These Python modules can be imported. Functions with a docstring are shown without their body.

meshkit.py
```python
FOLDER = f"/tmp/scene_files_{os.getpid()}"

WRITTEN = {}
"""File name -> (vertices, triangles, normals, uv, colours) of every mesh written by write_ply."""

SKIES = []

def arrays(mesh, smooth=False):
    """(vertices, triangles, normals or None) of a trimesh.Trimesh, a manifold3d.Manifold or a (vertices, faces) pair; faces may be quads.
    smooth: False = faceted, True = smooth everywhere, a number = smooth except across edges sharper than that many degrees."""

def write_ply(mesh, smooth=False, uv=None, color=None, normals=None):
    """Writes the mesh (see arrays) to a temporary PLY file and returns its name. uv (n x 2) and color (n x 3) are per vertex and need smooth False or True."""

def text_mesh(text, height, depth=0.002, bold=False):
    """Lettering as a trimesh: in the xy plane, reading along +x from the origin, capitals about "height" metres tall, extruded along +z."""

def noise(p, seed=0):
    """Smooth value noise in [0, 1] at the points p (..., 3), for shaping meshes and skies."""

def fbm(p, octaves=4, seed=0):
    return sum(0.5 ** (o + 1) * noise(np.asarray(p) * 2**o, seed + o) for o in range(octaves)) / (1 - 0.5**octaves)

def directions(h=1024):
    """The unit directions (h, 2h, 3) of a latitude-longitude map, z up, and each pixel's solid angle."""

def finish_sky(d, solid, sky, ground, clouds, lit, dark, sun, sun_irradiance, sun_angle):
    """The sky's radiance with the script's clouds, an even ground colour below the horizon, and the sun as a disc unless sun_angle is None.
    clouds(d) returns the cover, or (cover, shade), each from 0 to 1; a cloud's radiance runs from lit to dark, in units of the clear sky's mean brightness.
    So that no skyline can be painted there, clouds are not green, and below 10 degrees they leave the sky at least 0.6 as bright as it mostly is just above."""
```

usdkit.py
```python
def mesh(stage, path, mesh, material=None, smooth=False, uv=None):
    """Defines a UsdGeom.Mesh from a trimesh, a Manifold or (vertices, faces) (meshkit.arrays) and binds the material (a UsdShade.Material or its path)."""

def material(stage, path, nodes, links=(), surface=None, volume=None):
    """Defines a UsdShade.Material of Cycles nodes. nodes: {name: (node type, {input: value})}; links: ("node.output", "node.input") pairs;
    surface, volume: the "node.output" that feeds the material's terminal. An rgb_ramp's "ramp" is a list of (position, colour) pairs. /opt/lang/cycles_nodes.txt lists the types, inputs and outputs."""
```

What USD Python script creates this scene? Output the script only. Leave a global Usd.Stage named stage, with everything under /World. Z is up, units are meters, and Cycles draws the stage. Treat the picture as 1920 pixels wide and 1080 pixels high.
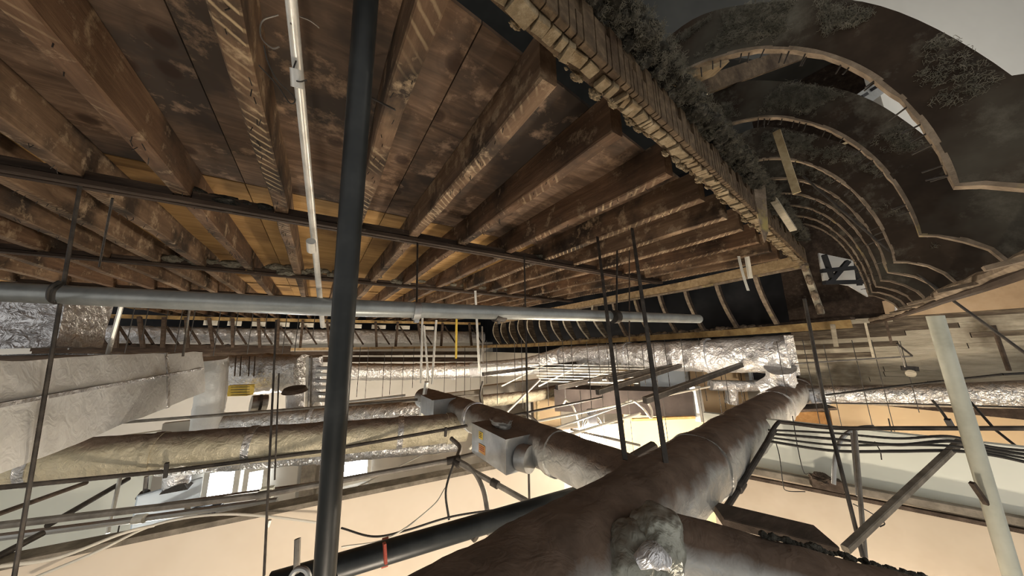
import math, random
import numpy as np, trimesh, usdkit, meshkit
from pxr import Usd, UsdGeom, Gf, Sdf, UsdLux, UsdShade
stage = Usd.Stage.CreateInMemory()
UsdGeom.SetStageUpAxis(stage, UsdGeom.Tokens.z)
UsdGeom.SetStageMetersPerUnit(stage, 1.0)
UsdGeom.Xform.Define(stage, '/World'); UsdGeom.Scope.Define(stage, '/World/Looks')

# ------------------------------------------------------------------ camera
F = 554.26                                   # focal length in pixels of a 1920 wide frame
EYE = 4.0                                    # height of the camera above the floor
AX = np.array([[0.83919905, 0.08903564, 0.53648636], [-0.54363488, 0.16338753, 0.82326522], [-0.01435524, -0.98253609, 0.18551754]])
cam = UsdGeom.Camera.Define(stage, '/World/camera')
r, u, b = AX[:, 0], -AX[:, 1], -AX[:, 2]
cam.AddTransformOp().Set(Gf.Matrix4d(*[float(v) for v in (*r, 0, *u, 0, *b, 0, 0, 0, EYE, 1)]))
cam.CreateHorizontalApertureAttr(36.0); cam.CreateVerticalApertureAttr(20.25)
cam.CreateFocalLengthAttr(36.0 * F / 1920); cam.CreateClippingRangeAttr(Gf.Vec2f(0.02, 200))
EXPOSURE = 1.2
cam.CreateExposureAttr(EXPOSURE)
# ------------------------------------------------------------------ added ambient fill, even from all sides
dome = UsdLux.DomeLight.Define(stage, '/World/ambient_fill')
dome.CreateColorAttr(Gf.Vec3f(1.0, 0.96, 0.90)); dome.CreateIntensityAttr(0.10)
LAMP = 170.0                                 # radiance of every bulb


def at(px, py, d=None, x=None, y=None, z=None):
    """The point of the place (metres, camera height 0) seen at a pixel of the survey photograph, at depth d or on a plane x, y or z."""
    v = AX @ np.array([px - 960.0, py - 540.0, F])
    if d is not None: return v * (d / F)
    if x is not None: return v * (x / v[0])
    if y is not None: return v * (y / v[1])
    return v * (z / v[2])


V = lambda *a: np.array(a, float)
# ------------------------------------------------------------------ mesh helpers
def cat(*ms):
    out = []
    for m in ms:
        out += m if isinstance(m, list) else [m]
    return trimesh.util.concatenate(out) if len(out) > 1 else out[0]

def box(c, s, R=None):
    m = trimesh.creation.box(extents=s)
    if R is not None: m.apply_transform(np.vstack([np.hstack([np.asarray(R), np.zeros((3, 1))]), [0, 0, 0, 1]]))
    m.apply_translation(c); return m

def box2(a, b_): a, b_ = np.minimum(a, b_), np.maximum(a, b_); return box((a + b_) / 2, b_ - a)

def frame(d, up=(0, 0, 1)):
    d = d / np.linalg.norm(d); up = V(*up)
    if abs(d @ up) > .97: up = V(1, 0, 0) if abs(d[0]) < .9 else V(0, 1, 0)
    s = np.cross(d, up); s /= np.linalg.norm(s); return d, s, np.cross(s, d)

def bar(p0, p1, w, h, up=(0, 0, 1), bev=0.0):
    """A bar from p0 to p1, w across and h along up; a small chamfer when bev > 0."""
    d, s, t = frame(p1 - p0, up)
    if bev:
        a, c = w / 2, h / 2
        poly = [(-a, -c + bev), (-a + bev, -c), (a - bev, -c), (a, -c + bev), (a, c - bev), (a - bev, c), (-a + bev, c), (-a, c - bev)]
    else: poly = [(-w / 2, -h / 2), (w / 2, -h / 2), (w / 2, h / 2), (-w / 2, h / 2)]
    v0 = np.array([p0 + s * x + t * y for x, y in poly]); v1 = v0 + (p1 - p0)
    return loft([v0, v1])

def loft(rings, closed=True, caps=True):
    n = len(rings[0]); v = np.vstack(rings); f = []
    for k in range(len(rings) - 1):
        for i in range(n if closed else n - 1):
            j = (i + 1) % n; a, b_, c, e = k * n + i, k * n + j, (k + 1) * n + j, (k + 1) * n + i
            f += [(a, b_, c), (a, c, e)]
    if closed and caps:
        for base, o in ((0, 1), ((len(rings) - 1) * n, -1)):
            ctr = len(v); v = np.vstack([v, v[base:base + n].mean(0)])
            for i in range(n):
                j = (i + 1) % n; f.append((ctr, base + j, base + i) if o > 0 else (ctr, base + i, base + j))
    m = trimesh.Trimesh(v, np.array(f), process=False); m.fix_normals(); return m

def curve(pts, n):
    """Catmull-Rom through the points."""
    P = np.array(pts, float)
    if len(P) < 3: return np.array([P[0] + (P[-1] - P[0]) * t for t in np.linspace(0, 1, n)])
    Q = np.vstack([2 * P[0] - P[1], P, 2 * P[-1] - P[-2]]); out = []
    for t in np.linspace(0, len(P) - 1 - 1e-9, n):
        i = int(t); s = t - i; a, b_, c, e = Q[i:i + 4]
        out.append(.5 * (2 * b_ + (c - a) * s + (2 * a - 5 * b_ + 4 * c - e) * s * s + (3 * b_ - a - 3 * c + e) * s ** 3))
    return np.array(out)

def tube(pts, rad, n=8, up=(0, 0, 1)):
    P = np.array(pts, float); rad = np.broadcast_to(rad, len(P)); rings = []
    T = np.gradient(P, axis=0)
    d, s, t = frame(T[0], up)
    for k, p in enumerate(P):
        d = T[k] / np.linalg.norm(T[k]); s = s - d * (s @ d); s /= np.linalg.norm(s); t = np.cross(s, d)
        a = np.arange(n) / n * 2 * np.pi
        rings.append(p + rad[k] * (np.cos(a)[:, None] * s + np.sin(a)[:, None] * t))
    return loft(rings)

def rod(p0, p1, rad, n=7): return tube([p0, (p0 + p1) / 2, p1], rad, n)

def duct(pts, rad, n=28, seg=.05, sq=2.0, crumple=.012, seed=0, flat=1.0):
    """A wrapped duct: super-elliptic section along a path, crumpled."""
    P = np.array(pts, float); L = np.linalg.norm(np.diff(P, axis=0), axis=1).sum()
    m = max(int(L / seg), 4); P = curve(P, m); rad = np.interp(np.linspace(0, 1, m), np.linspace(0, 1, np.size(rad)), np.atleast_1d(rad))
    T = np.gradient(P, axis=0); rings = []
    for k, p in enumerate(P):
        d, s, t = frame(T[k]); a = np.arange(n) / n * 2 * np.pi; c, e = np.cos(a), np.sin(a)
        q = (np.abs(c) ** sq + np.abs(e) ** sq) ** (-1 / sq)
        x = p + rad[k] * q[:, None] * (c[:, None] * s + flat * e[:, None] * t)
        out = x - p; out /= np.linalg.norm(out, axis=1)[:, None]
        f = meshkit.fbm(x * V(9, 9, 9) + seed, 3, seed) - .5
        rings.append(x + out * (f * 2 * crumple)[:, None])
    return loft(rings)

def ring(p, d, rad, w, n=20, sq=2.0, flat=1.0):
    """A band round a duct."""
    d, s, t = frame(d); a = np.arange(n) / n * 2 * np.pi; c, e = np.cos(a), np.sin(a); q = (np.abs(c) ** sq + np.abs(e) ** sq) ** (-1 / sq)
    R = q[:, None] * (c[:, None] * s + flat * e[:, None] * t) * rad
    return loft([p - d * w / 2 + R, p + d * w / 2 + R])

def plate(poly, thick, o, ex, ey):
    """A flat outline (2D points) extruded to a board: origin o, axes ex, ey, thickness along ex x ey."""
    ez = np.cross(ex, ey); p = np.array(poly, float)
    from shapely.geometry import Polygon
    m = trimesh.creation.extrude_polygon(Polygon(p), thick, engine='earcut')
    v = m.vertices; m.vertices = o + v[:, :1] * ex + v[:, 1:2] * ey + (v[:, 2:] - thick / 2) * ez
    m.fix_normals(); return m

def wall(a, b_, z0, z1, t=.1, away=None):
    """An upright slab between plan points a and b_, thickness t on the side away from the camera."""
    a, b_ = V(*a[:2]), V(*b_[:2]); d = (b_ - a) / np.linalg.norm(b_ - a); nrm = V(-d[1], d[0])
    if nrm @ (a + b_) < 0: nrm = -nrm
    c = (a + b_) / 2 + nrm * t / 2
    return box(V(c[0], c[1], (z0 + z1) / 2), (np.linalg.norm(b_ - a), t, z1 - z0), np.array([[d[0], -d[1], 0], [d[1], d[0], 0], [0, 0, 1]]))

def blob(c, s, seed=0, sub=3, k=6., amp=.5):
    m = trimesh.creation.icosphere(subdivisions=sub); v = m.vertices
    f = meshkit.fbm(v * k * .35 + seed * 7.3, 4, seed); m.vertices = v * (1 - amp + 2 * amp * f)[:, None] * np.asarray(s) + c
    return m

# ------------------------------------------------------------------ things, parts, labels
_used = {}
def num(parent, name):
    k = (parent, name); i = _used.get(k, 0); _used[k] = i + 1
    return f'{parent}/{name}' + (f'_{i:03d}' if i else '')

def data(p, **k):
    for a, v in k.items():
        if v: p.SetCustomDataByKey(a, v)

def P(name, mesh, mat, *subs, label=None, kind=None, smooth=35):
    return dict(name=name, mesh=cat(mesh), mat=mat, subs=subs, label=label, kind=kind, smooth=smooth)

def FB(name, centres, length, width, mat, seed=0, per=5, label=None):
    """Fluff: many short curly fibres round the given points, one BasisCurves prim."""
    g = np.random.default_rng(seed); c = np.repeat(np.asarray(centres), per, axis=0); n = len(c)
    c = c + g.normal(0, length * .35, (n, 3)); d1, d2 = g.normal(0, 1, (n, 3)), g.normal(0, 1, (n, 3))
    d1 /= np.linalg.norm(d1, axis=1)[:, None]; d2 /= np.linalg.norm(d2, axis=1)[:, None]; L = length * g.uniform(.4, 1.3, (n, 1))
    q = np.stack([c - d1 * L * .5, c - d1 * L * .15 + d2 * L * .2, c + d1 * L * .15 + d2 * L * .25, c + d1 * L * .5 - d2 * L * .1], 1)
    return dict(name=name, fib=q, width=width, mat=mat, subs=(), label=label, kind='stuff')

def put_fibres(path, p, base):
    q = (p['fib'] - base).reshape(-1, 3).astype(np.float32); from pxr import Vt
    c = UsdGeom.BasisCurves.Define(stage, path); c.CreateTypeAttr('linear'); c.CreatePointsAttr(Vt.Vec3fArray.FromNumpy(q))
    c.CreateCurveVertexCountsAttr(Vt.IntArray([4] * (len(q) // 4))); c.CreateWidthsAttr(Vt.FloatArray([float(p['width'])])); c.SetWidthsInterpolation('constant')
    UsdShade.MaterialBindingAPI.Apply(c.GetPrim()).Bind(MATS[p['mat']]); data(c.GetPrim(), label=p['label'], kind=p['kind']); return c

def put(parent, p, base):
    if 'fib' in p: return put_fibres(num(parent, p['name']), p, base)
    path = num(parent, p['name']); m = p['mesh'].copy(); m.vertices = m.vertices - base
    g = usdkit.mesh(stage, path, m, MATS[p['mat']], smooth=p['smooth'])
    data(g.GetPrim(), label=p['label'], kind=p['kind'])
    for s in p['subs']: put(path, s, base)
    return g

def allv(parts): return np.vstack([p['fib'].reshape(-1, 3) if 'fib' in p else p['mesh'].vertices for p in parts])

def T(name, label, category, *parts, group=None, kind=None):
    """One top-level thing. A single part named None makes the thing itself a mesh."""
    v = allv(parts); base = V(*((v.min(0) + v.max(0)) / 2)[:2], v[:, 2].min())
    if len(parts) == 1 and parts[0]['name'] is None and not parts[0]['subs']:
        parts[0]['name'] = name; g = put('/World', parts[0], base); pr = g.GetPrim()
        UsdGeom.Xformable(g).AddTranslateOp().Set(Gf.Vec3d(*[float(x) for x in base + V(0, 0, EYE)]))
    else:
        path = num('/World', name); g = UsdGeom.Xform.Define(stage, path); pr = g.GetPrim()
        g.AddTranslateOp().Set(Gf.Vec3d(*[float(x) for x in base + V(0, 0, EYE)]))
        for p in parts: put(path, p, base)
    data(pr, label=label, category=category, group=group, kind=kind)
    return pr
ORD = 'first second third fourth fifth sixth seventh eighth ninth tenth eleventh twelfth thirteenth fourteenth fifteenth sixteenth seventeenth eighteenth nineteenth twentieth twenty-first twenty-second twenty-third twenty-fourth twenty-fifth twenty-sixth'.split()

# ------------------------------------------------------------------ materials
MATS = {}
def mat(name, ramp, scale=(1, 1, 1), noise=4., detail=6., rough=.8, metal=0., bump=.3, bdist=.01, bscale=None, dust=None, dustlo=.25, dusthi=.8, spec=.3, lath=None, knots=None, stain=None, distort=0., crinkle=None, patch=None):
    n = {'g': ('geometry', {}), 'mp': ('mapping', {'scale': scale}), 'n': ('noise_texture', {'scale': noise, 'detail': detail, 'roughness': .62, 'distortion': distort}),
         'r': ('rgb_ramp', {'ramp': ramp}), 'p': ('principled_bsdf', {'roughness': rough, 'metallic': metal, 'specular_ior_level': spec})}
    l = [('g.position', 'mp.vector'), ('mp.vector', 'n.vector'), ('n.fac', 'r.fac')]
    col = 'r.color'
    def mixc(tag, fac, colour):
        nonlocal col
        n[tag] = ('mix_color', {'b': colour}); l.append((fac, tag + '.fac')); l.append((col, tag + '.a')); col = tag + '.result'
    if stain:                                   # (colour, scale, lo, hi): blotches of dirt or water
        c, s, lo, hi = stain
        n['sn'] = ('noise_texture', {'scale': s, 'detail': 5., 'roughness': .6}); n['sm'] = ('map_range', {'from_min': lo, 'from_max': hi, 'clamp': True})
        l += [('g.position', 'sn.vector'), ('sn.fac', 'sm.value')]; mixc('sx', 'sm.result', c)
    if patch:                                   # a second blotch layer
        c, s, lo, hi = patch
        n['pn'] = ('noise_texture', {'scale': s, 'detail': 8., 'roughness': .7}); n['pm'] = ('map_range', {'from_min': lo, 'from_max': hi, 'clamp': True})
        l += [('g.position', 'pn.vector'), ('pn.fac', 'pm.value')]; mixc('px', 'pm.result', c)
    if knots:                                   # dark round knots with rings in the veneer
        c, s = knots
        n['km'] = ('mapping', {'scale': (s * 1.25, s, .001)}); n['kv'] = ('voronoi_texture', {'scale': 1., 'randomness': 1., 'dimensions': '2D'}); n['kr'] = ('map_range', {'from_min': .13, 'from_max': .085, 'clamp': True, 'to_max': .75})
        n['kw'] = ('math', {'math_type': 'multiply', 'value2': 70.}); n['ks'] = ('math', {'math_type': 'sine'}); n['kf'] = ('map_range', {'from_min': .36, 'from_max': .1, 'clamp': True, 'to_max': .28}); n['kz'] = ('math', {'math_type': 'multiply', 'use_clamp': True})
        l += [('g.position', 'km.vector'), ('km.vector', 'kv.vector'), ('kv.distance', 'kr.value'), ('kv.distance', 'kw.value1'), ('kw.value', 'ks.value1'), ('kv.distance', 'kf.value'), ('ks.value', 'kz.value1'), ('kf.result', 'kz.value2')]
        mixc('kx', 'kz.value', c); mixc('ky', 'kr.result', tuple(.55 * q for q in c))
    if lath:                                    # pale bars where the laths and plaster were nailed to the underside
        c, pitch, amt = lath
        n['lm'] = ('mapping', {'rotation': (0, 0, -.75)}); n['lw'] = ('wave_texture', {'wave_type': 'bands', 'bands_direction': 'y', 'scale': .314 / pitch, 'distortion': 1.6, 'detail': 3., 'detail_scale': 2.})
        n['lr'] = ('map_range', {'from_min': .74, 'from_max': 1.0, 'clamp': True}); n['ln'] = ('noise_texture', {'scale': 2.3, 'detail': 4.}); n['lq'] = ('map_range', {'from_min': .46, 'from_max': .64, 'clamp': True, 'to_max': amt})
        n['ls'] = ('separate_xyz', {}); n['lz'] = ('map_range', {'from_min': -.5, 'from_max': -.9, 'clamp': True}); n['la'] = ('math', {'math_type': 'multiply'}); n['lb'] = ('math', {'math_type': 'multiply'})
        l += [('g.position', 'lm.vector'), ('lm.vector', 'lw.vector'), ('lw.fac', 'lr.value'), ('g.position', 'ln.vector'), ('ln.fac', 'lq.value'), ('g.true_normal', 'ls.vector'), ('ls.z', 'lz.value'), ('lr.result', 'la.value1'), ('lq.result', 'la.value2'), ('la.value', 'lb.value1'), ('lz.result', 'lb.value2')]
        mixc('lx', 'lb.value', c)
    if dust:                                    # settled dust on what faces up
        n['ds'] = ('separate_xyz', {}); n['dn'] = ('noise_texture', {'scale': 7., 'detail': 6., 'roughness': .65}); n['da'] = ('math', {'math_type': 'multiply_add', 'value2': .7, 'value3': -.35}); n['db'] = ('math', {'math_type': 'add'})
        n['dm'] = ('map_range', {'from_min': dustlo, 'from_max': dusthi, 'clamp': True}); n['dr'] = ('rgb_ramp', {'ramp': [(.3, tuple(.6 * q for q in dust)), (.7, tuple(1.25 * q for q in dust))]})
        l += [('g.normal', 'ds.vector'), ('g.position', 'dn.vector'), ('dn.fac', 'da.value1'), ('da.value', 'db.value1'), ('ds.z', 'db.value2'), ('db.value', 'dm.value'), ('dn.fac', 'dr.fac')]
        n['dx'] = ('mix_color', {}); l += [('dm.result', 'dx.fac'), (col, 'dx.a'), ('dr.color', 'dx.b')]; col = 'dx.result'
        if metal:
            n['dk'] = ('map_range', {'to_min': metal, 'to_max': 0., 'clamp': True}); n['dl'] = ('map_range', {'to_min': rough, 'to_max': .9, 'clamp': True})
            l += [('dm.result', 'dk.value'), ('dk.result', 'p.metallic'), ('dm.result', 'dl.value'), ('dl.result', 'p.roughness')]
    l.append((col, 'p.base_color'))
    if crinkle:
        n['cv'] = ('voronoi_texture', {'scale': crinkle[0], 'feature': 'f1', 'randomness': 1.}); n['cn'] = ('noise_texture', {'scale': crinkle[0] * 1.7, 'detail': 3., 'distortion': 1.5}); n['ca'] = ('math', {'math_type': 'add'}); n['b'] = ('bump', {'strength': crinkle[1], 'distance': crinkle[2]})
        l += [('g.position', 'cv.vector'), ('g.position', 'cn.vector'), ('cv.distance', 'ca.value1'), ('cn.fac', 'ca.value2'), ('ca.value', 'b.height'), ('b.normal', 'p.normal')]
    elif bump:
        n['bn'] = ('noise_texture', {'scale': bscale or noise * 3, 'detail': 5., 'roughness': .65}); n['b'] = ('bump', {'strength': bump, 'distance': bdist})
        l += [('mp.vector', 'bn.vector'), ('bn.fac', 'b.height'), ('b.normal', 'p.normal')]
    MATS[name] = usdkit.material(stage, '/World/Looks/' + name, n, l, surface='p.BSDF')

def glow(name, c, s):
    MATS[name] = usdkit.material(stage, '/World/Looks/' + name, {'e': ('emission', {'color': c, 'strength': s})}, [], surface='e.emission')

W2 = lambda a, b_, c: [(.25, a), (.5, b_), (.75, c)]
mat('joist_wood', W2((.062, .036, .021), (.135, .083, .049), (.25, .165, .10)), (6, .7, 6), 2.2, bump=.5, bdist=.008, lath=((.50, .39, .24), .045, .75), stain=((.030, .021, .015), 1.7, .47, .62), patch=((.38, .285, .185), 7., .55, .70))
mat('joist_wood_b', W2((.055, .030, .017), (.12, .068, .038), (.21, .13, .075)), (6, .7, 6), 2.6, bump=.5, bdist=.008, lath=((.48, .37, .23), .05, .7), stain=((.028, .018, .012), 1.5, .46, .62), patch=((.36, .265, .17), 6., .56, .70))
mat('joist_wood_c', W2((.078, .048, .030), (.165, .105, .064), (.28, .19, .12)), (6, .6, 6), 2.0, bump=.5, bdist=.008, lath=((.54, .43, .28), .04, .75), stain=((.036, .024, .016), 1.8, .48, .62), patch=((.42, .32, .215), 7., .54, .69))
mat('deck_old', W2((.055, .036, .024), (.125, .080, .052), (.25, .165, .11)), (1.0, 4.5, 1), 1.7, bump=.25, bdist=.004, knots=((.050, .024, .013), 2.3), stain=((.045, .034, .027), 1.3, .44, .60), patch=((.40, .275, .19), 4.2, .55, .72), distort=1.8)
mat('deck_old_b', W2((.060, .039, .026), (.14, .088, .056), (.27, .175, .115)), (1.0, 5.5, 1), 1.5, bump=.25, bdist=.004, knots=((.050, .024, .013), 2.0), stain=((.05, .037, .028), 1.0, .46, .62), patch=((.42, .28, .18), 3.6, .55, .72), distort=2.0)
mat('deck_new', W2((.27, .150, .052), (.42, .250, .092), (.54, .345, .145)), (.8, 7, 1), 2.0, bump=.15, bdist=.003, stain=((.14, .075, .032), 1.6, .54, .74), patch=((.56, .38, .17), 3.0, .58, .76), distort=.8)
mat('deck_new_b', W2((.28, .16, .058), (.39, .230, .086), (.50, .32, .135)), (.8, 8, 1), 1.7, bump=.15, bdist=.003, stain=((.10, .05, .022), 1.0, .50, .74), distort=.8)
mat('dark_timber', W2((.020, .014, .010), (.045, .030, .021), (.09, .065, .048)), (.8, 5, 5), 3., bump=.6, bdist=.008, patch=((.17, .14, .11), 9., .62, .72))
mat('pale_timber', W2((.20, .14, .075), (.33, .24, .135), (.47, .36, .22)), (3, 3, 3), 5., bump=.5, bdist=.008, stain=((.09, .06, .03), 3., .55, .75))
mat('kerf_wood', W2((.050, .033, .019), (.10, .068, .040), (.19, .135, .08)), (4, 4, 4), 6., bump=.6, bdist=.006, stain=((.04, .022, .010), 4., .55, .7))
mat('plaster_key', W2((.13, .10, .06), (.25, .195, .12), (.42, .35, .24)), (1, 1, 1), 22., bump=.7, bdist=.008, stain=((.18, .12, .06), 9., .52, .7))
mat('rib_wood', W2((.016, .010, .006), (.032, .021, .013), (.058, .040, .026)), (2, 2, 2), 3., bump=.4, bdist=.006, patch=((.13, .12, .095), 6.5, .53, .72), stain=((.075, .068, .052), 1.6, .50, .66))
mat('rib_edge', W2((.12, .092, .066), (.23, .18, .13), (.38, .31, .23)), (1, 1, 1), 16., bump=.8, bdist=.006, stain=((.42, .34, .13), 6., .60, .74))
mat('fluff', W2((.10, .094, .072), (.19, .178, .14), (.34, .32, .26)), (1, 1, 1), 22., bump=1., bdist=.02, rough=1.)
mat('fluff_dark', W2((.02, .019, .015), (.055, .052, .042), (.20, .19, .16)), (1, 1, 1), 25., bump=1., bdist=.02, rough=1.)
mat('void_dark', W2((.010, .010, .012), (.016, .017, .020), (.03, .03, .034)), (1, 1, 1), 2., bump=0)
mat('attic_grey', W2((.05, .052, .05), (.075, .077, .073), (.10, .10, .095)), (1, 1, 1), 1.5, bump=.1)
mat('foil', W2((.50, .50, .50), (.66, .66, .66), (.80, .80, .80)), (1, 1, 1), 5., rough=.34, metal=.85, crinkle=(13., .75, .03), dust=(.27, .21, .16))
mat('foil_bright', W2((.66, .67, .70), (.78, .79, .82), (.86, .87, .89)), (1, 1, 1), 5., rough=.27, metal=.6, crinkle=(9., .7, .04), dust=(.32, .30, .28), dustlo=.55, dusthi=.95)
mat('foil_dull', W2((.34, .34, .32), (.46, .46, .44), (.58, .58, .56)), (1, 1, 1), 3., rough=.5, metal=.55, crinkle=(8., .35, .03), dust=(.15, .105, .078), dustlo=.15, dusthi=.6)
mat('foil_yellow', W2((.42, .38, .27), (.56, .51, .38), (.66, .62, .48)), (1, 1, 1), 4., rough=.45, metal=.2, crinkle=(14., .5, .03), dust=(.20, .15, .115), dustlo=.40, dusthi=.85)
mat('foil_soft', W2((.66, .68, .68), (.75, .77, .77), (.82, .84, .84)), (1, 1, 1), 2., rough=.42, metal=.12, crinkle=(6., .3, .03), dust=(.50, .44, .38), dustlo=.62, dusthi=.95)
mat('foil_green', W2((.22, .225, .19), (.33, .335, .29), (.46, .465, .41)), (1, 1, 1), 6., rough=.42, metal=.45, crinkle=(10., .5, .03), dust=(.15, .12, .09), dustlo=.5, dusthi=1.0)
mat('galvanised', W2((.30, .31, .31), (.40, .41, .41), (.52, .53, .53)), (1, 1, 1), 6., rough=.42, metal=.6, bump=.05, dust=(.15, .105, .08), dustlo=.4, dusthi=.9)
mat('pipe_grey', W2((.22, .24, .24), (.30, .325, .325), (.38, .40, .40)), (1, 1, 1), 7., rough=.33, metal=.35, bump=.04, spec=.6)
mat('pipe_black', W2((.008, .010, .011), (.015, .018, .019), (.032, .035, .036)), (1, 1, 1), 9., rough=.42, bump=.15, bdist=.002, spec=.35)
mat('conduit', W2((.50, .50, .47), (.64, .64, .61), (.74, .74, .71)), (1, 1, 1), 14., rough=.36, metal=.4, bump=.05)
mat('steel_dark', W2((.025, .022, .020), (.055, .048, .042), (.11, .095, .08)), (1, 1, 1), 12., rough=.6, metal=.3, bump=.2, bdist=.002)
mat('steel_mid', W2((.11, .10, .09), (.19, .175, .155), (.29, .27, .24)), (1, 1, 1), 12., rough=.5, metal=.4, bump=.15, bdist=.002)
mat('cable_black', [(0, (.02, .019, .018)), (1, (.05, .046, .042))], noise=6., rough=.6, bump=0)
mat('cable_pale', [(0, (.52, .49, .42)), (1, (.68, .65, .58))], noise=6., rough=.55, bump=0)
mat('white_paint', W2((.58, .57, .50), (.70, .69, .62), (.78, .77, .71)), (1, 1, 1), 7., rough=.55, bump=.1, bdist=.003, stain=((.45, .42, .33), 3., .58, .75))
mat('post_white', W2((.44, .45, .37), (.55, .56, .47), (.63, .64, .55)), (1, 1, 1), 7., rough=.6, bump=.1, bdist=.003, stain=((.27, .27, .20), 3., .55, .75))
mat('wall_cream', W2((.66, .57, .46), (.70, .61, .50), (.73, .645, .54)), (1, 1, 1), .9, rough=.75, bump=.03, stain=((.60, .50, .38), .8, .5, .8))
mat('wall_beige', W2((.50, .42, .32), (.56, .475, .37), (.61, .525, .42)), (1, 1, 1), 1.6, rough=.75, bump=.03, stain=((.46, .36, .26), 1.4, .5, .75))
mat('wall_yellow', W2((.62, .50, .28), (.68, .56, .33), (.72, .61, .38)), (1, 1, 1), .9, rough=.75, bump=.03)
mat('wall_peach', W2((.60, .44, .26), (.66, .50, .31), (.70, .55, .36)), (1, 1, 1), .9, rough=.75, bump=.03)
mat('wall_white', W2((.74, .77, .67), (.79, .81, .72), (.83, .84, .76)), (1, 1, 1), .8, rough=.7, bump=.03)
mat('wall_grey', W2((.36, .33, .28), (.42, .39, .335), (.47, .44, .385)), (1, 1, 1), .9, rough=.8, bump=.05)
mat('wall_blue', W2((.55, .64, .74), (.60, .69, .79), (.65, .73, .82)), (1, 1, 1), .9, rough=.7, bump=.03)
mat('drywall', W2((.66, .65, .60), (.71, .70, .66), (.75, .74, .70)), (1, 1, 1), 1.2, rough=.8, bump=.02)
mat('whitewash', W2((.30, .265, .20), (.48, .435, .34), (.60, .555, .45)), (1.2, 1.2, 7), 3., rough=.9, bump=.7, bdist=.012, stain=((.11, .085, .055), 1.3, .55, .72))
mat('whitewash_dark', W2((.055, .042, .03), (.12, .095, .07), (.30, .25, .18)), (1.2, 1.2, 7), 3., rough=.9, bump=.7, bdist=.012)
mat('peach_plaster', W2((.42, .29, .17), (.52, .375, .235), (.60, .45, .30)), (1, 1, 1), 3.5, rough=.9, bump=.3, bdist=.006, stain=((.26, .18, .10), 2., .58, .75))
mat('ledger_wood', W2((.22, .14, .06), (.42, .29, .13), (.60, .46, .22)), (1, 1, 1), 8., rough=.85, bump=.5, bdist=.006, stain=((.15, .085, .04), 4., .54, .70))
mat('dusty_ledge', W2((.10, .085, .065), (.20, .175, .14), (.33, .29, .235)), (1, 1, 1), 9., rough=.95, bump=.6, bdist=.01)
mat('dusty_wood', W2((.035, .025, .018), (.075, .054, .040), (.14, .105, .08)), (1, 4, 4), 4., rough=.9, bump=.5, bdist=.01)
mat('soffit_dark', W2((.028, .022, .020), (.048, .038, .034), (.075, .06, .055)), (1, 1, 1), 3., rough=.8, bump=.1)
mat('red_paint', W2((.20, .03, .02), (.30, .055, .035), (.40, .12, .09)), (1, 1, 1), 30., rough=.5, bump=.1)
mat('yellow_paint', W2((.55, .38, .05), (.66, .48, .08), (.70, .55, .14)), (1, 1, 1), 8., rough=.6, bump=.1)
mat('orange_timber', W2((.38, .19, .07), (.50, .27, .10), (.60, .36, .16)), (1, 5, 5), 4., rough=.8, bump=.2)
mat('black_plastic', [(0, (.015, .015, .018)), (1, (.035, .035, .04))], noise=5., rough=.45, bump=0)
mat('concrete', W2((.22, .21, .20), (.29, .28, .265), (.36, .35, .33)), (1, 1, 1), 2., rough=.9, bump=.2)
mat('lath_strip', W2((.32, .24, .13), (.46, .37, .22), (.58, .49, .32)), (2, 2, 2), 9., rough=.9, bump=.4, bdist=.004)
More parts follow.
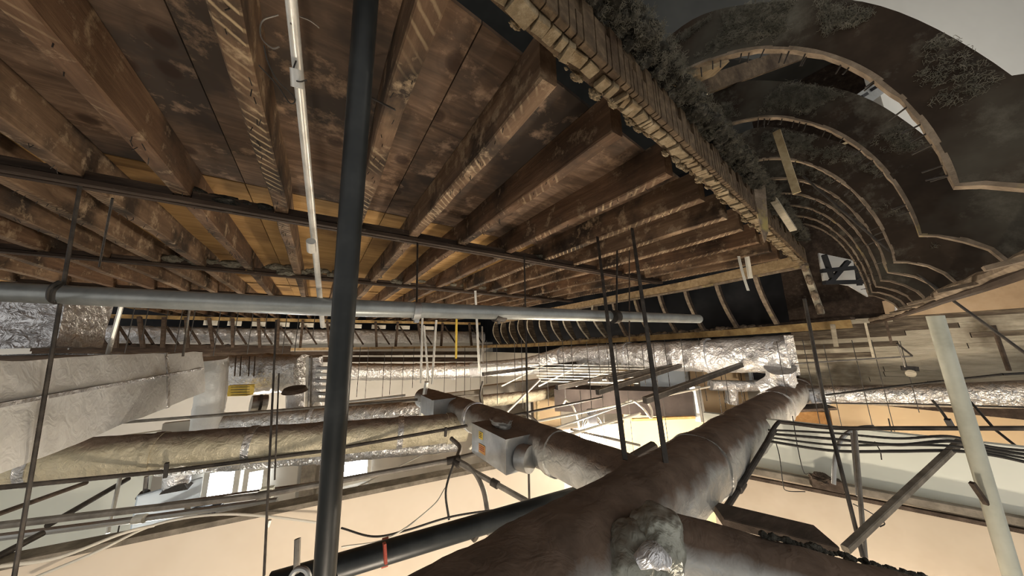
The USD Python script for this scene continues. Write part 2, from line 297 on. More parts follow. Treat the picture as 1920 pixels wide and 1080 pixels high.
mat('glass_white', [(0, (.8, .8, .8)), (1, (.9, .9, .9))], noise=3., rough=.3, bump=0)
glow('bulb', (1.0, .85, .67), LAMP)
glow('unseen_bulb_cool', (1.0, .93, .80), LAMP)
glow('daylight', (.86, .93, 1.0), 7.0)

# ================================================================== large structure
KX, KY = .533, .104                                            # plan line of the notched beam: y = KX + KY x
ky = lambda x: KX + KY * x
ZB, ZD, YEND = 1.0, 1.225, 14.2
# the deck: plywood panels over the joists
panels = []
xs = [-4.9, -3.85, -2.63, -1.47, -.57, .43, 1.42, 2.5, 3.5, 4.6, 5.75]
ys = [None, 2.83, 5.25, 7.65, 10.05, 12.4, YEND]
rnd = random.Random(5)
for j in range(len(ys) - 1):
    for i in range(len(xs) - 1):
        x0, x1 = xs[i] + .003, xs[i + 1] - .003
        y0a = ky(x0) + .27 if j == 0 else ys[j] + .004; y0b = ky(x1) + .27 if j == 0 else ys[j] + .004; y1 = ys[j + 1] - .004
        dz = rnd.uniform(0, .006); z0, z1 = ZD + dz, ZD + dz + .019
        lo = np.array([(x0, y0a, z0), (x1, y0b, z0), (x1, y1, z0), (x0, y1, z0)]); hi = lo + V(0, 0, .019)
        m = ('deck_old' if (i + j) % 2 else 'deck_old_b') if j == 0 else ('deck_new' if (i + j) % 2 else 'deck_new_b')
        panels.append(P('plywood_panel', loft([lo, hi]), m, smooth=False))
sheath = plate([(-4.9, ky(-4.9) + .31), (5.75, ky(5.75) + .31), (5.75, YEND), (-4.9, YEND)], .03, V(0, 0, ZD + .05), V(1, 0, 0), V(0, 1, 0))
T('ceiling', 'plywood roof deck over the joists, dirty brown near, golden beyond the first bridging', 'ceiling', P('roof_sheathing', sheath, 'void_dark', smooth=False), *panels, kind='structure')
T('floor', 'concrete floor far below the open ceiling', 'floor', P(None, box2(V(-9, -7, -4.1), V(14, 17, -4.0)), 'concrete'), kind='structure')
upper = plate([(-6, -4.0), (14, -4.0), (14, 15), (-6, 15)], .06, V(0, 0, 4.4), V(1, 0, 0), V(0, 1, 0))  # part over the deck is unseen, there to shut out the dome light
T('trim_1', 'grey attic ceiling above the curved ribs', 'ceiling', P(None, upper, 'attic_grey', smooth=False), kind='structure')
# white drywall wall high behind the ribs
a, b_ = at(1657, 200, d=3.4), at(2100, 60, d=3.5)
T('wall_upper', 'white plasterboard wall glimpsed high behind the curved ribs', 'wall', P(None, wall(a, b_, 1.6, 4.36, .1), 'drywall'), kind='structure')
# dark void behind the far brackets, painted as a near-black wall
T('wall_right', 'near-black wall standing in for the dark void behind the row of small curved brackets', 'wall', P(None, wall((7.7, 1.9), (7.7, 15), -.6, 4.36, .1), 'void_dark'), kind='structure')
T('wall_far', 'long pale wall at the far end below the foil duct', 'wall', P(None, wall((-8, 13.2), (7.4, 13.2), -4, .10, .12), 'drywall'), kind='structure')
T('wall_front', 'dark end wall beyond the last joists behind the posts', 'wall', P(None, wall((-9, 14.6), (7.8, 14.6), -.3, 4.36, .12), 'void_dark'), kind='structure')  # unlit void put into its near-black colour; height closes off the dome

# joists
jx = [-3.82, -3.36, -2.9, -2.45, -2.05, -1.67, -1.29, -.84, -.32, .19, .67, 1.15, 1.72, 2.25, 2.75, 3.22, 3.79, 4.3, 4.78]
def joist(x, k):
    y0, y1 = ky(x) + (.14 if x > .3 else .05), YEND; n = 90; hw = .042; rr = random.Random(k)
    yy = np.linspace(y0, y1, n); rings = []
    for y in yy:
        w = (meshkit.noise(V(x * 3, y * 1.6, 0)) - .5) * .018; bz = ZB + (meshkit.noise(V(x * 5, y * 2.3, 4)) - .5) * .016
        c = .006 + .012 * max(0, meshkit.noise(V(x * 9, y * 6., 8)) - .45)
        rings.append(np.array([(x - hw + w, y, bz + c), (x - hw + c + w, y, bz), (x + hw - c + w, y, bz), (x + hw + w, y, bz + c), (x + hw + w, y, ZD), (x - hw + w, y, ZD)]))
    return loft(rings)
jm = ['joist_wood', 'joist_wood_b', 'joist_wood_c']
def nails(x, k, y0, y1, cnt):
    rr = random.Random(k * 3 + 1); out = []
    for _ in range(cnt):
        y = rr.uniform(y0, y1); p = V(x + rr.uniform(-.03, .03), y, ZB + .01); out.append(rod(p, p + V(rr.uniform(-.02, .02), rr.uniform(-.02, .02), -.035), .002, 4))
    return out
for k, x in enumerate(jx):
    if x < .19: lab = f'old brown timber ceiling joist, {ORD[8 - k]} to the left of the black vertical pipe'
    elif k == 9: lab = 'old brown timber ceiling joist directly above the black vertical pipe'
    else: lab = f'old brown timber ceiling joist, {ORD[k - 10]} to the right of the black vertical pipe'
    parts = [P('timber', joist(x, k), jm[(k * 2 + k // 3) % 3])]
    parts.append(P('lath_nail', nails(x, k, 1.0, 4.5, 26), 'steel_dark', kind='stuff'))
    T('ceiling_joist', lab, 'joist', *parts, group='joists under the roof deck')

# bridging lines under the joists
def bridging(y, x0, x1, lab, z=.968, twin=True, seed=0):
    rr = random.Random(seed); parts = []
    parts.append(P('bar', bar(V(x0, y, z), V(x1, y, z), .045, .03), 'dark_timber', smooth=False))
    if twin: parts.append(P('bar', bar(V(x0, y + .075, z + .004), V(x1, y + .07, z + .002), .04, .03), 'dark_timber', smooth=False))
    for a_, c_ in zip(jx[:-1], jx[1:]):
        if c_ > x1 + .2 or a_ < x0 - .3: continue
        parts.append(P('blocking', bar(V(a_ + .045, y + .03, 1.02), V(c_ - .045, y + .03 + rr.uniform(-.02, .02), 1.02), .05, .05), 'dark_timber', smooth=False))
    T('bridging_line', lab, 'bridging', *parts)
bridging(2.70, -3.9, 4.75, 'nearest dark bridging strap crossing under the joists', seed=1)
bridging(5.05, -3.9, 5.0, 'middle dark bridging strap crossing under the joists, with debris on it', z=.972, seed=2)
bridging(7.5, -3.9, 5.1, 'farthest bridging strap crossing under the joists', z=.975, twin=False, seed=3)
# debris lying along the bridging
rr = random.Random(9)
for (y, pts_, mt, lab) in [(2.74, [(-.62, 1.0), (-.5, .6), (.0, .5), (2.0, .7), (2.35, .9), (.45, .4)], 'fluff_dark', 'dark plaster crumbs caught on the nearest bridging strap'),
                           (5.07, [(-1.5, 1.), (-1.05, 1.2), (-.55, 1.5), (-.4, 1.2), (.0, 1.), (.3, .9), (.9, .8), (1.4, .7), (2.2, .9), (2.7, 1.0), (3.3, .9), (3.9, .7)], 'fluff', 'grey plaster and fluff caught on the middle bridging strap')]:
    bl = []
    for x, s in pts_:
        for q in range(5):
            bl.append(blob(V(x + rr.uniform(-.2, .2), y + rr.uniform(-.02, .03), 1.02 + rr.uniform(-.01, .085 if y > 4 else .03)), V(.07, .035, .034) * s * rr.uniform(.6, 1.3), rr.randint(0, 99), 2, amp=.6))
    T('debris_clump', lab, 'debris', P(None, bl, mt), kind='stuff')

# ------------------------------------------------------------------ the notched beam at the joists' near ends
kd = V(1, KY, 0) / math.hypot(1, KY); pdv = V(kd[1], -kd[0], 0)      # along the beam, and outward from the joist field
kp = lambda x: V(x, ky(x), 0)
core = bar(kp(-1.5) + V(0, 0, 1.12) - pdv * .012, kp(5.35) + V(0, 0, 1.12) - pdv * .012, (.094), .20)
blocks, keys = [], []
x = .15; rr = random.Random(21); i = 0
while x < 5.3:
    w = rr.choice([.018, .026, .038, .05, .07]) * rr.uniform(.85, 1.2) * (1 + .12 * x); g = rr.uniform(.004, .007) + .0015 * x
    o = kp(x + w / 2); h = rr.choice([.11, .14, .17, .20, .20])
    blocks.append(P('notch_block', bar(o - kd * (w / 2) + pdv * .034 + V(0, 0, 1.005 + h / 2), o + kd * (w / 2) + pdv * .034 + V(0, 0, 1.005 + h / 2), .028, h, bev=.004), 'kerf_wood', smooth=False))
    if rr.random() < .93:
        hh = rr.uniform(.012, .034)
        keys.append(P('plaster_key', bar(o - kd * (w / 2 - .002) - pdv * rr.uniform(.004, .016) + V(0, 0, 1.018 - hh / 2), o + kd * (w / 2 - .002) - pdv * rr.uniform(.004, .016) + V(0, 0, 1.018 - hh / 2), rr.uniform(.045, .066), hh, bev=.004), 'plaster_key', smooth=False))
    x += w + g
T('edge_beam', 'notched timber edge beam with broken plaster keys at the near ends of the joists', 'beam', P('timber', core, 'kerf_wood', smooth=False), *blocks, *keys)
# broken plaster and fluff along it
bl = []
for q in range(260):
    x = rr.uniform(.4, 5.2); bl.append(blob(kp(x) - pdv * rr.uniform(.04, .065) + V(0, 0, 1.03 + rr.uniform(-.03, .05)), V(.03, .013, .018) * rr.uniform(.3, 1.1), q, 2, k=9., amp=.8))
T('plaster_fringe', 'jagged whitish plaster fringe hanging along the joist side of the notched edge beam', 'plaster', P(None, bl, 'plaster_key'), kind='stuff')
bl, fc = [], []
for q in range(420):
    x = rr.uniform(.5, 5.0); bl.append(blob(kp(x) + pdv * rr.uniform(.02, .12) + V(0, 0, 1.225 + rr.uniform(-.01, .05)), V(.034, .034, .026) * rr.uniform(.5, 1.3), q, 2, k=9., amp=.6))
for q in range(2600):
    x = .5 + 4.5 * rr.random() ** 1.4; w_ = meshkit.noise(V(x * 4., 3, 1)); fc.append(kp(x) + pdv * rr.uniform(.01, .15) + V(0, 0, 1.225 + rr.uniform(-.03, .05 + .10 * w_)))
T('loose_insulation', 'grey-green fluffy insulation heaped on top of the notched edge beam', 'insulation', P('clump', bl, 'fluff_dark', kind='stuff'), FB('fibre', fc, .022, .0012, 'fluff', 5, 20), kind='stuff')

# ------------------------------------------------------------------ curved ribs of the near cove
ribs = [(1.50, .20), (2.11, .165), (2.72, .11), (3.14, .085), (3.53, .055), (3.93, .025), (4.34, .0), (4.68, -.03)]
ZC = .43
def rib(kx, pc, k):
    pin = -.50; w = pc - pin; o = kd * kx; rr = random.Random(k)
    E = lambda t, dr=0.: (pin + (w + dr) * math.sin(t), ZC + (.92 + dr) * math.cos(t))
    tt = np.linspace(0, math.pi / 2, 40)
    soff = [E(t) for t in tt]
    lip = [(pc + .04, ZC - .012), (pc + .10, ZC - .05), (pc + .145, ZC - .10), (pc + .165, ZC - .15), (pc + .155, ZC - .19), (pc + .10, ZC - .22), (pc + .0, ZC - .245)]
    back = [(pc + .04, ZC - .24), (pc + .24, ZC - .18), (pc + .34, ZC + .02), (pc + .26, ZC + .20)]
    top = [(pin + (w + .17) * math.sin(t), ZC + (1.15 + .02 * math.sin(9 * t)) * math.cos(t) ** 1.3 + .01) for t in np.linspace(1.25, 0.0, 24)]
    body = plate(soff + lip + back + top, .032, o, pdv, V(0, 0, 1))
    # the strip of old plaster on its curved edge, in separate courses
    strip, path = [], soff + lip
    pts = np.array([o + pdv * p + V(0, 0, z) for p, z in path])
    ins = []
    for j, (p, z) in enumerate(path):
        t = np.array(path[min(j + 1, len(path) - 1)]) - np.array(path[max(j - 1, 0)]); t = t / np.linalg.norm(t); ins.append(pdv * -t[1] * -1 + 0 * pdv if False else (pdv * t[1] * 1.0 + V(0, 0, 1) * -t[0]))
    rings = []
    for j in range(len(pts)):
        nn = ins[j]; nn = nn if nn @ (pts[j] - (o + pdv * pin + V(0, 0, ZC))) < 0 or j >= len(soff) else -nn
        if j >= len(soff): nn = nn if nn[2] < 0 else -nn
        d_ = .004 + .009 * meshkit.noise(V(j * .9, kx * 7, 1)); hw = .014 + .005 * meshkit.noise(V(j * .7, kx * 5, 3))
        rings.append(np.array([pts[j] - kd * hw - nn * .004, pts[j] - kd * hw + nn * d_, pts[j] + kd * hw + nn * d_, pts[j] + kd * hw - nn * .004]))
    strip = loft(rings)
    nl = []
    for q in range(22):
        j = rr.randint(3, len(soff) - 2); nn = (o + pdv * pin + V(0, 0, ZC)) - pts[j]; nn /= np.linalg.norm(nn)
        p = pts[j] + kd * rr.uniform(-.012, .012); nl.append(rod(p, p + nn * rr.uniform(.03, .05) + kd * rr.uniform(-.02, .02), .0028, 5))
    return P('rib_board', body, 'rib_wood', smooth=30), P('plaster_edge', strip, 'rib_edge', label='pale plaster-crusted lower edge'), P('lath_nail', nl, 'steel_dark', kind='stuff')
riblab = ['largest and nearest curved cove rib, at the top right', 'second curved cove rib from the top right, with a dangling wooden lath beside it'] + [f'{ORD[i]} curved cove rib counted from the top right corner inward' for i in range(2, 7)] + ['smallest and farthest curved cove rib beside the lit arch']
for k, (kx, pc) in enumerate(ribs):
    parts = list(rib(kx, pc, k))
    fc = []; rr = random.Random(k + 50)
    for q in range(1500 if k < 2 else 600 if k < 4 else 150):
        t = rr.triangular(.0, 1.2, .3) if rr.random() < .8 else rr.uniform(.1, 1.5); u_ = rr.triangular(.1, .98, .75)
        p_, z_ = -.5 + (pc + .5 + .17 * u_) * math.sin(t), ZC + (.92 + .23 * u_) * math.cos(t) ** (1 + .3 * u_)
        if meshkit.noise(V(p_ * 7, z_ * 7, k)) < (.40 if t < .8 else .58): continue
        fc.append(kd * (kx - .019) + pdv * p_ + V(0, 0, z_))
    parts.append(FB('clinging_fluff', fc, .018, .0011, 'fluff', k, 16, label='grey fluff stuck to the rib'))
    T('cove_rib', riblab[k], 'rib', *parts, group='curved ribs of the cove')
# ledger and plaster moulding under the ribs
lp = [kd * kx + pdv * (pc + .115) + V(0, 0, ZC - .235) for kx, pc in ribs]
lp = [lp[0] - kd * .9 + pdv * .05] + lp + [kd * 5.5 + pdv * -.06 + V(0, 0, .19)]
T('cove_ledger', 'dark ledge with crumbled plaster under the feet of the curved ribs', 'ledge', P('timber', tube(curve([p - V(0, 0, .004) for p in lp], 50), .018, 8), 'dark_timber'),
  P('plaster_moulding', tube(curve([p + V(0, 0, .025) for p in lp], 60), .010 + .022 * np.array([meshkit.noise(V(i * .6, 1, 2)) for i in range(60)]), 9), 'rib_edge', label='crumbled pale plaster moulding'))

# ------------------------------------------------------------------ far side: upper beam, brackets, ledger
ub = [at(1498, 489, x=5.25), at(1280, 536, x=5.4), at(1017, 585, x=5.7), at(930, 603, x=5.75)]
T('upper_beam', 'long pale timber beam along the far right side of the joists', 'beam', P('timber', [bar(ub[i], ub[i + 1], .09, .13) for i in range(3)], 'pale_timber', smooth=False), P('lower_lath', [bar(ub[i] + V(.03, 0, -.085), ub[i + 1] + V(.03, 0, -.085), .05, .03) for i in range(3)], 'rib_edge', smooth=False))
lg = [at(1595, 600, x=5.95), at(1362, 619, x=6.), at(1151, 634, x=6.), at(984, 645, x=6.), at(895, 648, x=6.)]
lg2 = [at(1560, 607, x=5.9)] + lg[1:]
T('far_ledger', 'long yellow-stained ledger board below the row of small curved brackets', 'ledger', P('board', [bar(lg[i] - V(0, 0, .05), lg[i + 1] - V(0, 0, .05), .05, .11) for i in range(4)], 'ledger_wood', smooth=False),
  P('back_board', [bar(lg[i] + V(.16, 0, .03), lg[i + 1] + V(.16, 0, .03), .25, .03) for i in range(4)], 'dusty_wood', smooth=False),
  P('plaster_crumb', [blob(lg[1] + (lg[2] - lg[1]) * t + V(.03, 0, .025), V(.05, .06, .03) * (1 + .5 * math.sin(40 * t)), int(t * 40), 2, amp=.6) for t in np.linspace(-.2, 1.9, 44)], 'rib_edge', kind='stuff'))
by = [1.62, 2.16, 2.69, 3.2, 3.76, 4.35, 4.93, 5.49, 6.03, 6.57, 7.15, 7.8, 8.35, 8.9, 9.5, 10.1]
P3 = lambda poly, y: poly
def interp_line(ps, y):
    ps = sorted(ps, key=lambda q: q[1]); yy = [q[1] for q in ps]; return V(*[np.interp(y, yy, [q[c] for q in ps]) for c in range(3)])
for k, y in enumerate(by):
    t0, b0 = interp_line(ub, y), interp_line(lg, y); t0 = V(t0[0] + .07, y, t0[2] + .02); b0 = V(b0[0] + .02, y, b0[2] + .02)
    mid = lambda s, o: V(t0[0] + (b0[0] - t0[0]) * (1 - math.cos(s * 1.45)) * 1.12 * .9, y, t0[2] + (b0[2] - t0[2]) * s) + o
    c = [mid(s, V(0, 0, 0)) for s in np.linspace(0, 1, 9)]
    if k < 6:
        m = loft([np.array([p + V(-.03, -.022, 0), p + V(.06, -.022, .01), p + V(.06, .022, .01), p + V(-.03, .022, 0)]) for p in c])
        e = loft([np.array([p + V(-.042, -.025, 0), p + V(-.028, -.025, 0), p + V(-.028, .025, 0), p + V(-.042, .025, 0)]) for p in c])
    else:
        s_ = .6
        m = loft([np.array([p + V(-.02 - .16 * math.sin(i / 8 * 3.1), -.022, 0), p + V(.06, -.022, .01), p + V(.06, .022, .01), p + V(-.02 - .16 * math.sin(i / 8 * 3.1), .022, 0)]) for i, p in enumerate(c)])
        e = loft([np.array([p + V(-.034 - .16 * math.sin(i / 8 * 3.1), -.025, 0), p + V(-.02 - .16 * math.sin(i / 8 * 3.1), -.025, 0), p + V(-.02 - .16 * math.sin(i / 8 * 3.1), .025, 0), p + V(-.034 - .16 * math.sin(i / 8 * 3.1), .025, 0)]) for i, p in enumerate(c)])
    T('cove_bracket', f'small curved timber bracket above the yellow ledger, {ORD[k]} from the right', 'bracket', P('board', m, 'dusty_wood' if k < 6 else 'whitewash_dark', smooth=False), P('plaster_edge', e, 'rib_edge' if k < 6 else 'whitewash', smooth=False), group='small brackets along the far side')
# corner post where both sides meet
cp = at(1510, 500, d=4.2)
T('corner_post', 'rough whitish corner post beside the smallest arch', 'post', P('timber', bar(at(1508, 498, d=4.25), at(1540, 588, d=4.3), .07, .06), 'whitewash', smooth=False), P('plaster_patch', [blob(at(1508 + 32 * t, 498 + 90 * t, d=4.22), V(.05, .04, .07), int(t * 20), 2, amp=.5) for t in (.02, .3, .62, .9)], 'rib_edge', kind='stuff'))
# truss glimpsed through the arch
tr = [((1545, 478), (1560, 520)), ((1590, 490), (1556, 530)), ((1540, 508), (1625, 500)), ((1545, 530), (1630, 528)), ((1605, 480), (1612, 535))]
T('attic_truss', 'dark timber truss against white sheeting, seen through the smallest arch', 'truss', *[P('web', bar(at(*p, d=4.0), at(*q, d=4.0), .05, .05), 'void_dark', smooth=False) for p, q in tr])
T('white_sheeting', 'white crumpled sheeting behind the truss in the smallest arch', 'sheeting', P(None, plate([(0, 0), (.35, -.06), (.58, -.22), (.55, .30), (.02, .42)], .02, at(1543, 528, d=4.2), AX[:, 0], V(0, 0, 1)), 'drywall', smooth=False))

# ------------------------------------------------------------------ far end: posts, foil strip, ledger
e0, e1 = at(-80, 652, y=12.2), at(905, 652, y=12.2)
lin = lambda px, py, y: at(px, py, y=y)
T('end_header', 'yellowish far end header beam under the last joists', 'beam', P('timber', [bar(lin(100, 590, 12.3), lin(420, 598, 12.3), .1, .10), bar(lin(420, 598, 12.3), lin(900, 607, 12.3), .1, .10)], 'ledger_wood', smooth=False))
T('end_ledger', 'pale ledger board running across the far end below the dark posts', 'ledger', P('timber', [bar(lin(545, 655, 12.), lin(900, 650, 12.), .06, .09)], 'pale_timber', smooth=False))
T('end_band', 'dark brown boarding below the pale far ledger', 'boarding', P('board', bar(lin(60, 650, 12.2), lin(545, 655, 12.2), .05, .22), 'dark_timber', smooth=False), P('board', [bar(lin(60, 664, 12.25), lin(900, 662, 12.25), .05, .14)], 'dusty_wood', smooth=False), P('board', [bar(lin(60, 674, 12.27), lin(900, 674, 12.27), .05, .18)], 'dark_timber', smooth=False))
T('insulation_strip', 'long silvery foil-faced insulation strip behind the dark end posts', 'insulation', P(None, duct([lin(120, 628, 12.9), lin(420, 630, 12.9), lin(905, 632, 12.9)], .26, 16, .12, sq=3, crumple=.05, seed=4), 'foil_bright'))
rr = random.Random(33)
for k, px in enumerate(np.linspace(395, 800, 10)):
    py = 605 + (px - 395) * .024
    T('white_block', f'small white block between the dark end posts, {ORD[k]} from the left', 'block', P(None, bar(lin(px - 13, py, 12.28), lin(px + 13, py + .6, 12.28), .06, .15, bev=.01), 'white_paint', smooth=False), group='white blocks at the far end')
for k, px in enumerate(np.arange(172, 900, 44.)):
    px += rr.uniform(-5, 5); lean = rr.uniform(-6, 8)
    T('end_post', f'dark upright post at the far end of the roof, {ORD[k]} from the left', 'post', P('timber', bar(lin(px, 592 + (px - 170) * .02, 12.15), lin(px + lean, 652, 12.1), .11, .07), 'dusty_wood', smooth=False), P('brace', bar(lin(px + 4, 612, 12.2), lin(px + 26, 646, 12.2), .05, .05), 'dark_timber', smooth=False), group='dark posts at the far end')

# ================================================================== walls below
cw0, cw1 = at(-150, 1090, z=-1.2), at(940, 871, z=-1.2)
cwd = (cw1 - cw0); nrm = V(-cwd[1], cwd[0], 0); nrm /= np.linalg.norm(nrm)
cwx = cw1 + cwd / np.linalg.norm(cwd) * .75
T('wall_left', 'cream wall with a dusty top plate, bottom left', 'wall', P('wall_face', wall(cw0, cwx, -4, -1.22, .12), 'wall_cream'),
  P('top_plate', bar(cw0 + nrm * .055 + V(0, 0, -.008), cwx + nrm * .055 + V(0, 0, -.008), .13, .035), 'dusty_ledge'), kind='structure')
# rooms beyond
T('wall_back', 'greyish back wall with bright windows beyond the cream wall', 'wall', P('wall_face', wall(at(285, 900, y=6.5), at(1030, 850, y=6.5), -4, -1.05, .1), 'wall_grey'),
  P('pilaster', wall(at(610, 900, y=6.3), at(634, 900, y=6.3), -4, -1.1, .2), 'wall_cream'), P('pilaster', wall(at(690, 900, y=6.35), at(800, 900, y=6.35), -4, -1.1, .1), 'wall_grey'), P('recess', wall(at(563, 900, y=6.44), at(590, 900, y=6.44), -4, -1.15, .04), 'dusty_ledge'), kind='structure')
T('wall_side', 'pale white partition at the far left below the struts', 'wall', P('wall_face', wall(at(-400, 940, y=6.1), at(300, 940, y=6.55), -4, -1.15, .1), 'wall_white'), P('blue_panel', wall(at(255, 950, y=5.35), at(372, 950, y=5.6), -4, at(300, 918, y=5.45)[2], .05), 'wall_blue', label='bluish white lower panel'), kind='structure')
def window(name, px0, px1, py0, py1, y, lab):
    a, c = at(px0, (py0 + py1) / 2, y=y), at(px1, (py0 + py1) / 2, y=y); z1, z0 = at((px0 + px1) / 2, py0, y=y)[2], at((px0 + px1) / 2, py1, y=y)[2]
    fr = [box2(V(a[0] - .06, y - .05, z0 - .06), V(a[0], y + .02, z1 + .06)), box2(V(c[0], y - .05, z0 - .06), V(c[0] + .06, y + .02, z1 + .06)), box2(V(a[0], y - .05, z1), V(c[0], y + .02, z1 + .06)), box2(V(a[0], y - .05, z0 - .06), V(c[0], y + .02, z0))]
    T(name, lab, 'window', P('window_frame', fr, 'white_paint', smooth=False), P('pane', box2(V(a[0], y - .02, z0), V(c[0], y - .005, z1)), 'daylight', smooth=False), kind='structure')
window('window_1', 392, 438, 882, 936, 6.35, 'largest blown-out window below the foil duct at left')
window('window_2', 466, 492, 882, 924, 6.35, 'narrow bright window right of the largest window')
window('window_3', 642, 688, 859, 898, 6.28, 'bright window right of the black vertical pipe')
# room with the lamp
T('wall_inner', 'yellow wall behind the glaring work lamp', 'wall', P('wall_face', wall(at(1030, 850, d=4.3), at(1172, 820, d=4.75), -4, at(1100, 803, d=4.5)[2], .1), 'wall_cream'), P('wall_face', wall(at(1172, 820, d=4.7), at(1520, 790, d=4.0), -4, at(1330, 789, d=4.3)[2], .1), 'wall_yellow'), kind='structure')
T('wall_rear', 'long beige wall under the grid of white bars at centre right', 'wall', P('wall_face', wall((6.9, 1.4), (6.9, 13.2), -4, -.36, .1), 'wall_grey'), kind='structure')
# right hand room
wr0, wr1 = at(1360, 905, d=2.45), at(2010, 1010, d=1.56)
wrd = (wr1 - wr0); wrd[2] = 0; wl = np.linalg.norm(wrd); wrd /= wl; wn = V(-wrd[1], wrd[0], 0)
wn = wn if wn @ wr0 > 0 else -wn
T('wall_near', 'pale greenish-white and beige wall with a horizontal rail, bottom right', 'wall',
  P('upper_panel', wall(wr0 + wn * .05 - wrd * .1, wr1 + wn * .05 + wrd * .3, -1.0, -.63, .06), 'wall_white', label='greenish white upper panel'),
  P('lower_panel', wall(wr0 - wrd * .1, wr1 + wrd * .3, -4, -1.0, .06), 'wall_beige', label='beige lower panel'), kind='structure')
zr = -1.0
rl = [at(1385, 877, d=2.36), at(1650, 930, d=1.92), at(1960, 985, d=1.60)]
T('wall_rail', 'dark dusty rail along the wall at bottom right', 'rail', P('rail', bar(rl[0], rl[2], .04, .045, bev=.004), 'dusty_ledge', smooth=False), P('batten', bar(rl[0] + V(0, 0, -.055), rl[2] + V(0, 0, -.05), .03, .022), 'dusty_wood', smooth=False))
T('rubble_block', 'dark crumbled block standing on the rail at bottom right', 'block', P(None, cat(bar(at(1520, 900, d=2.08), at(1578, 912, d=2.0), .07, .07), blob(at(1540, 897, d=2.06), V(.07, .05, .035), 3, 3, amp=.5)), 'dusty_wood', smooth=False))
T('wall_recess', 'peach strip of wall above the cables at the right', 'wall', P('orange_part', wall(at(1440, 790, d=4.75), at(1560, 790, d=4.55), -4, at(1500, 772, d=4.65)[2], .06), 'orange_timber', label='orange end of the strip'), P('wall_face', wall(at(1560, 790, d=4.5), at(2010, 790, d=3.15), -4, at(1750, 762, d=3.9)[2], .06), 'wall_peach'), kind='structure')
# whitewashed lath wall on the right
w0, w1 = at(1490, 660, d=4.75), at(2010, 660, d=3.05)
wd = w1 - w0; wd[2] = 0; L = np.linalg.norm(wd); wd /= L
pn = V(wd[1], -wd[0], 0); pn = pn if pn @ w0 < 0 else -pn        # towards the camera
laths = []; rr = random.Random(77)
for k in range(15):
    za, zb = -.80 + k * .071, -.56 + k * .058; s = 0
    while s < L - .05:
        e_ = min(s + rr.uniform(.7, 1.6), L); out = rr.uniform(.0, .008)
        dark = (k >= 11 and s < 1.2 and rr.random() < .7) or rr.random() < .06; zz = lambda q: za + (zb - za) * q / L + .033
        c0, c1 = w0 * V(1, 1, 0) + wd * (s + .003) + pn * out + V(0, 0, zz(s)), w0 * V(1, 1, 0) + wd * (e_ - .003) + pn * out + V(0, 0, zz(e_))
        laths.append(P('lath', bar(c0, c1, .03, .0712 - .0065 * (s + e_) / L, bev=.0015), 'whitewash_dark' if dark else 'whitewash', smooth=False)); s = e_
pe = [at(1545, 603, d=4.5), at(1700, 590, d=4.0), at(1930, 577, d=3.28), at(2020, 572, d=3.02)]
T('wall_lath', 'whitewashed lath wall at the right with a peach plaster band on top', 'wall', P('backing', wall(w0 - pn * .05, w1 - pn * .05, -.9, 4.36, .06), 'dark_timber'), *laths,  # dark backing carried up past the laths to close off the dome
  P('plaster_band', loft([np.array([p_ + pn * .05, p_ + pn * .05 + V(0, 0, h_), p_ + V(0, 0, h_), p_]) for p_, h_ in ((w0 * V(1, 1, 0) + wd * 1.0 + V(0, 0, .28), .22), (w0 * V(1, 1, 0) + wd * L + V(0, 0, .315), .40))]), 'peach_plaster', smooth=False, label='smooth peach plaster band'), kind='structure')

# ================================================================== ducts
def fband(p, d, rad, mt='foil_bright', w=.05, sq=2.0, flat=1.): return P('foil_tape', ring(p, d, rad, w, sq=sq, flat=flat), mt)
# main diagonal duct
m0, m1 = at(700, 1345, d=.58), at(1507, 722, d=4.95); md = m1 - m0
T('main_duct', 'large dusty foil-wrapped duct running diagonally from bottom centre to the right', 'duct', P('wrapped_duct', duct([m0, m0 + md * .3, m0 + md * .65, m1], .162, 36, .035, sq=2.5, crumple=.016, seed=1), 'foil_dull'),
  fband(m0 + md * .62, md, .172, sq=2.5), fband(m0 + md * .88, md, .172, sq=2.5), fband(m0 + md * .27, md, .172, 'foil_dull', .06, 2.5),
  P('foil_flap', [blob(m0 + md * .985 + V(0, 0, .05), V(.16, .14, .2), 5, 4, amp=.35)], 'foil_bright'))
# branch towards the back
p0 = at(1180, 908, d=1.52); p1 = p0 + V(-.04, 3.4, -.03)
T('branch_duct', 'rusty-brown dusty duct branching from the main duct towards the back', 'duct', P('wrapped_duct', duct([p0 - V(0, .25, 0), p0 + V(0, .9, 0), p0 + V(-.02, 2., 0), p1], .135, 28, .04, sq=2.3, crumple=.010, seed=2), 'foil_dull'), fband(p0 + V(-.01, .55, 0), V(0, 1, 0), .146, 'foil_dull'), fband(p0 + V(-.02, 1.75, 0), V(0, 1, 0), .146))
c = p0 + V(-.20, .98, -.02)
T('control_box', 'galvanised metal control box with yellow and red stickers on the branch duct', 'box', P('casing', box(c, (.20, .52, .21)), 'galvanised', smooth=False), P('lid', box(c + V(0, 0, .108), (.21, .53, .012)), 'galvanised', smooth=False),
  P('yellow_sticker', box(c + V(-.103, .10, .055), (.003, .06, .05)), 'yellow_paint', P('print', [box(c + V(-.105, .10, .07 - .012 * i), (.002, .04, .004)) for i in range(3)], 'steel_dark', smooth=False), smooth=False, label='yellow warning sticker'),
  P('red_sticker', box(c + V(-.103, .08, -.035), (.003, .10, .06)), 'orange_timber', P('print', [box(c + V(-.105, .08, -.018 - .013 * i), (.002, .08, .005)) for i in range(3)], 'red_paint', smooth=False), smooth=False, label='reddish printed sticker'),
  P('end_collar', tube([c + V(.02, -.25, -.02), c + V(.05, -.33, -.02)], .085, 18), 'galvanised'))
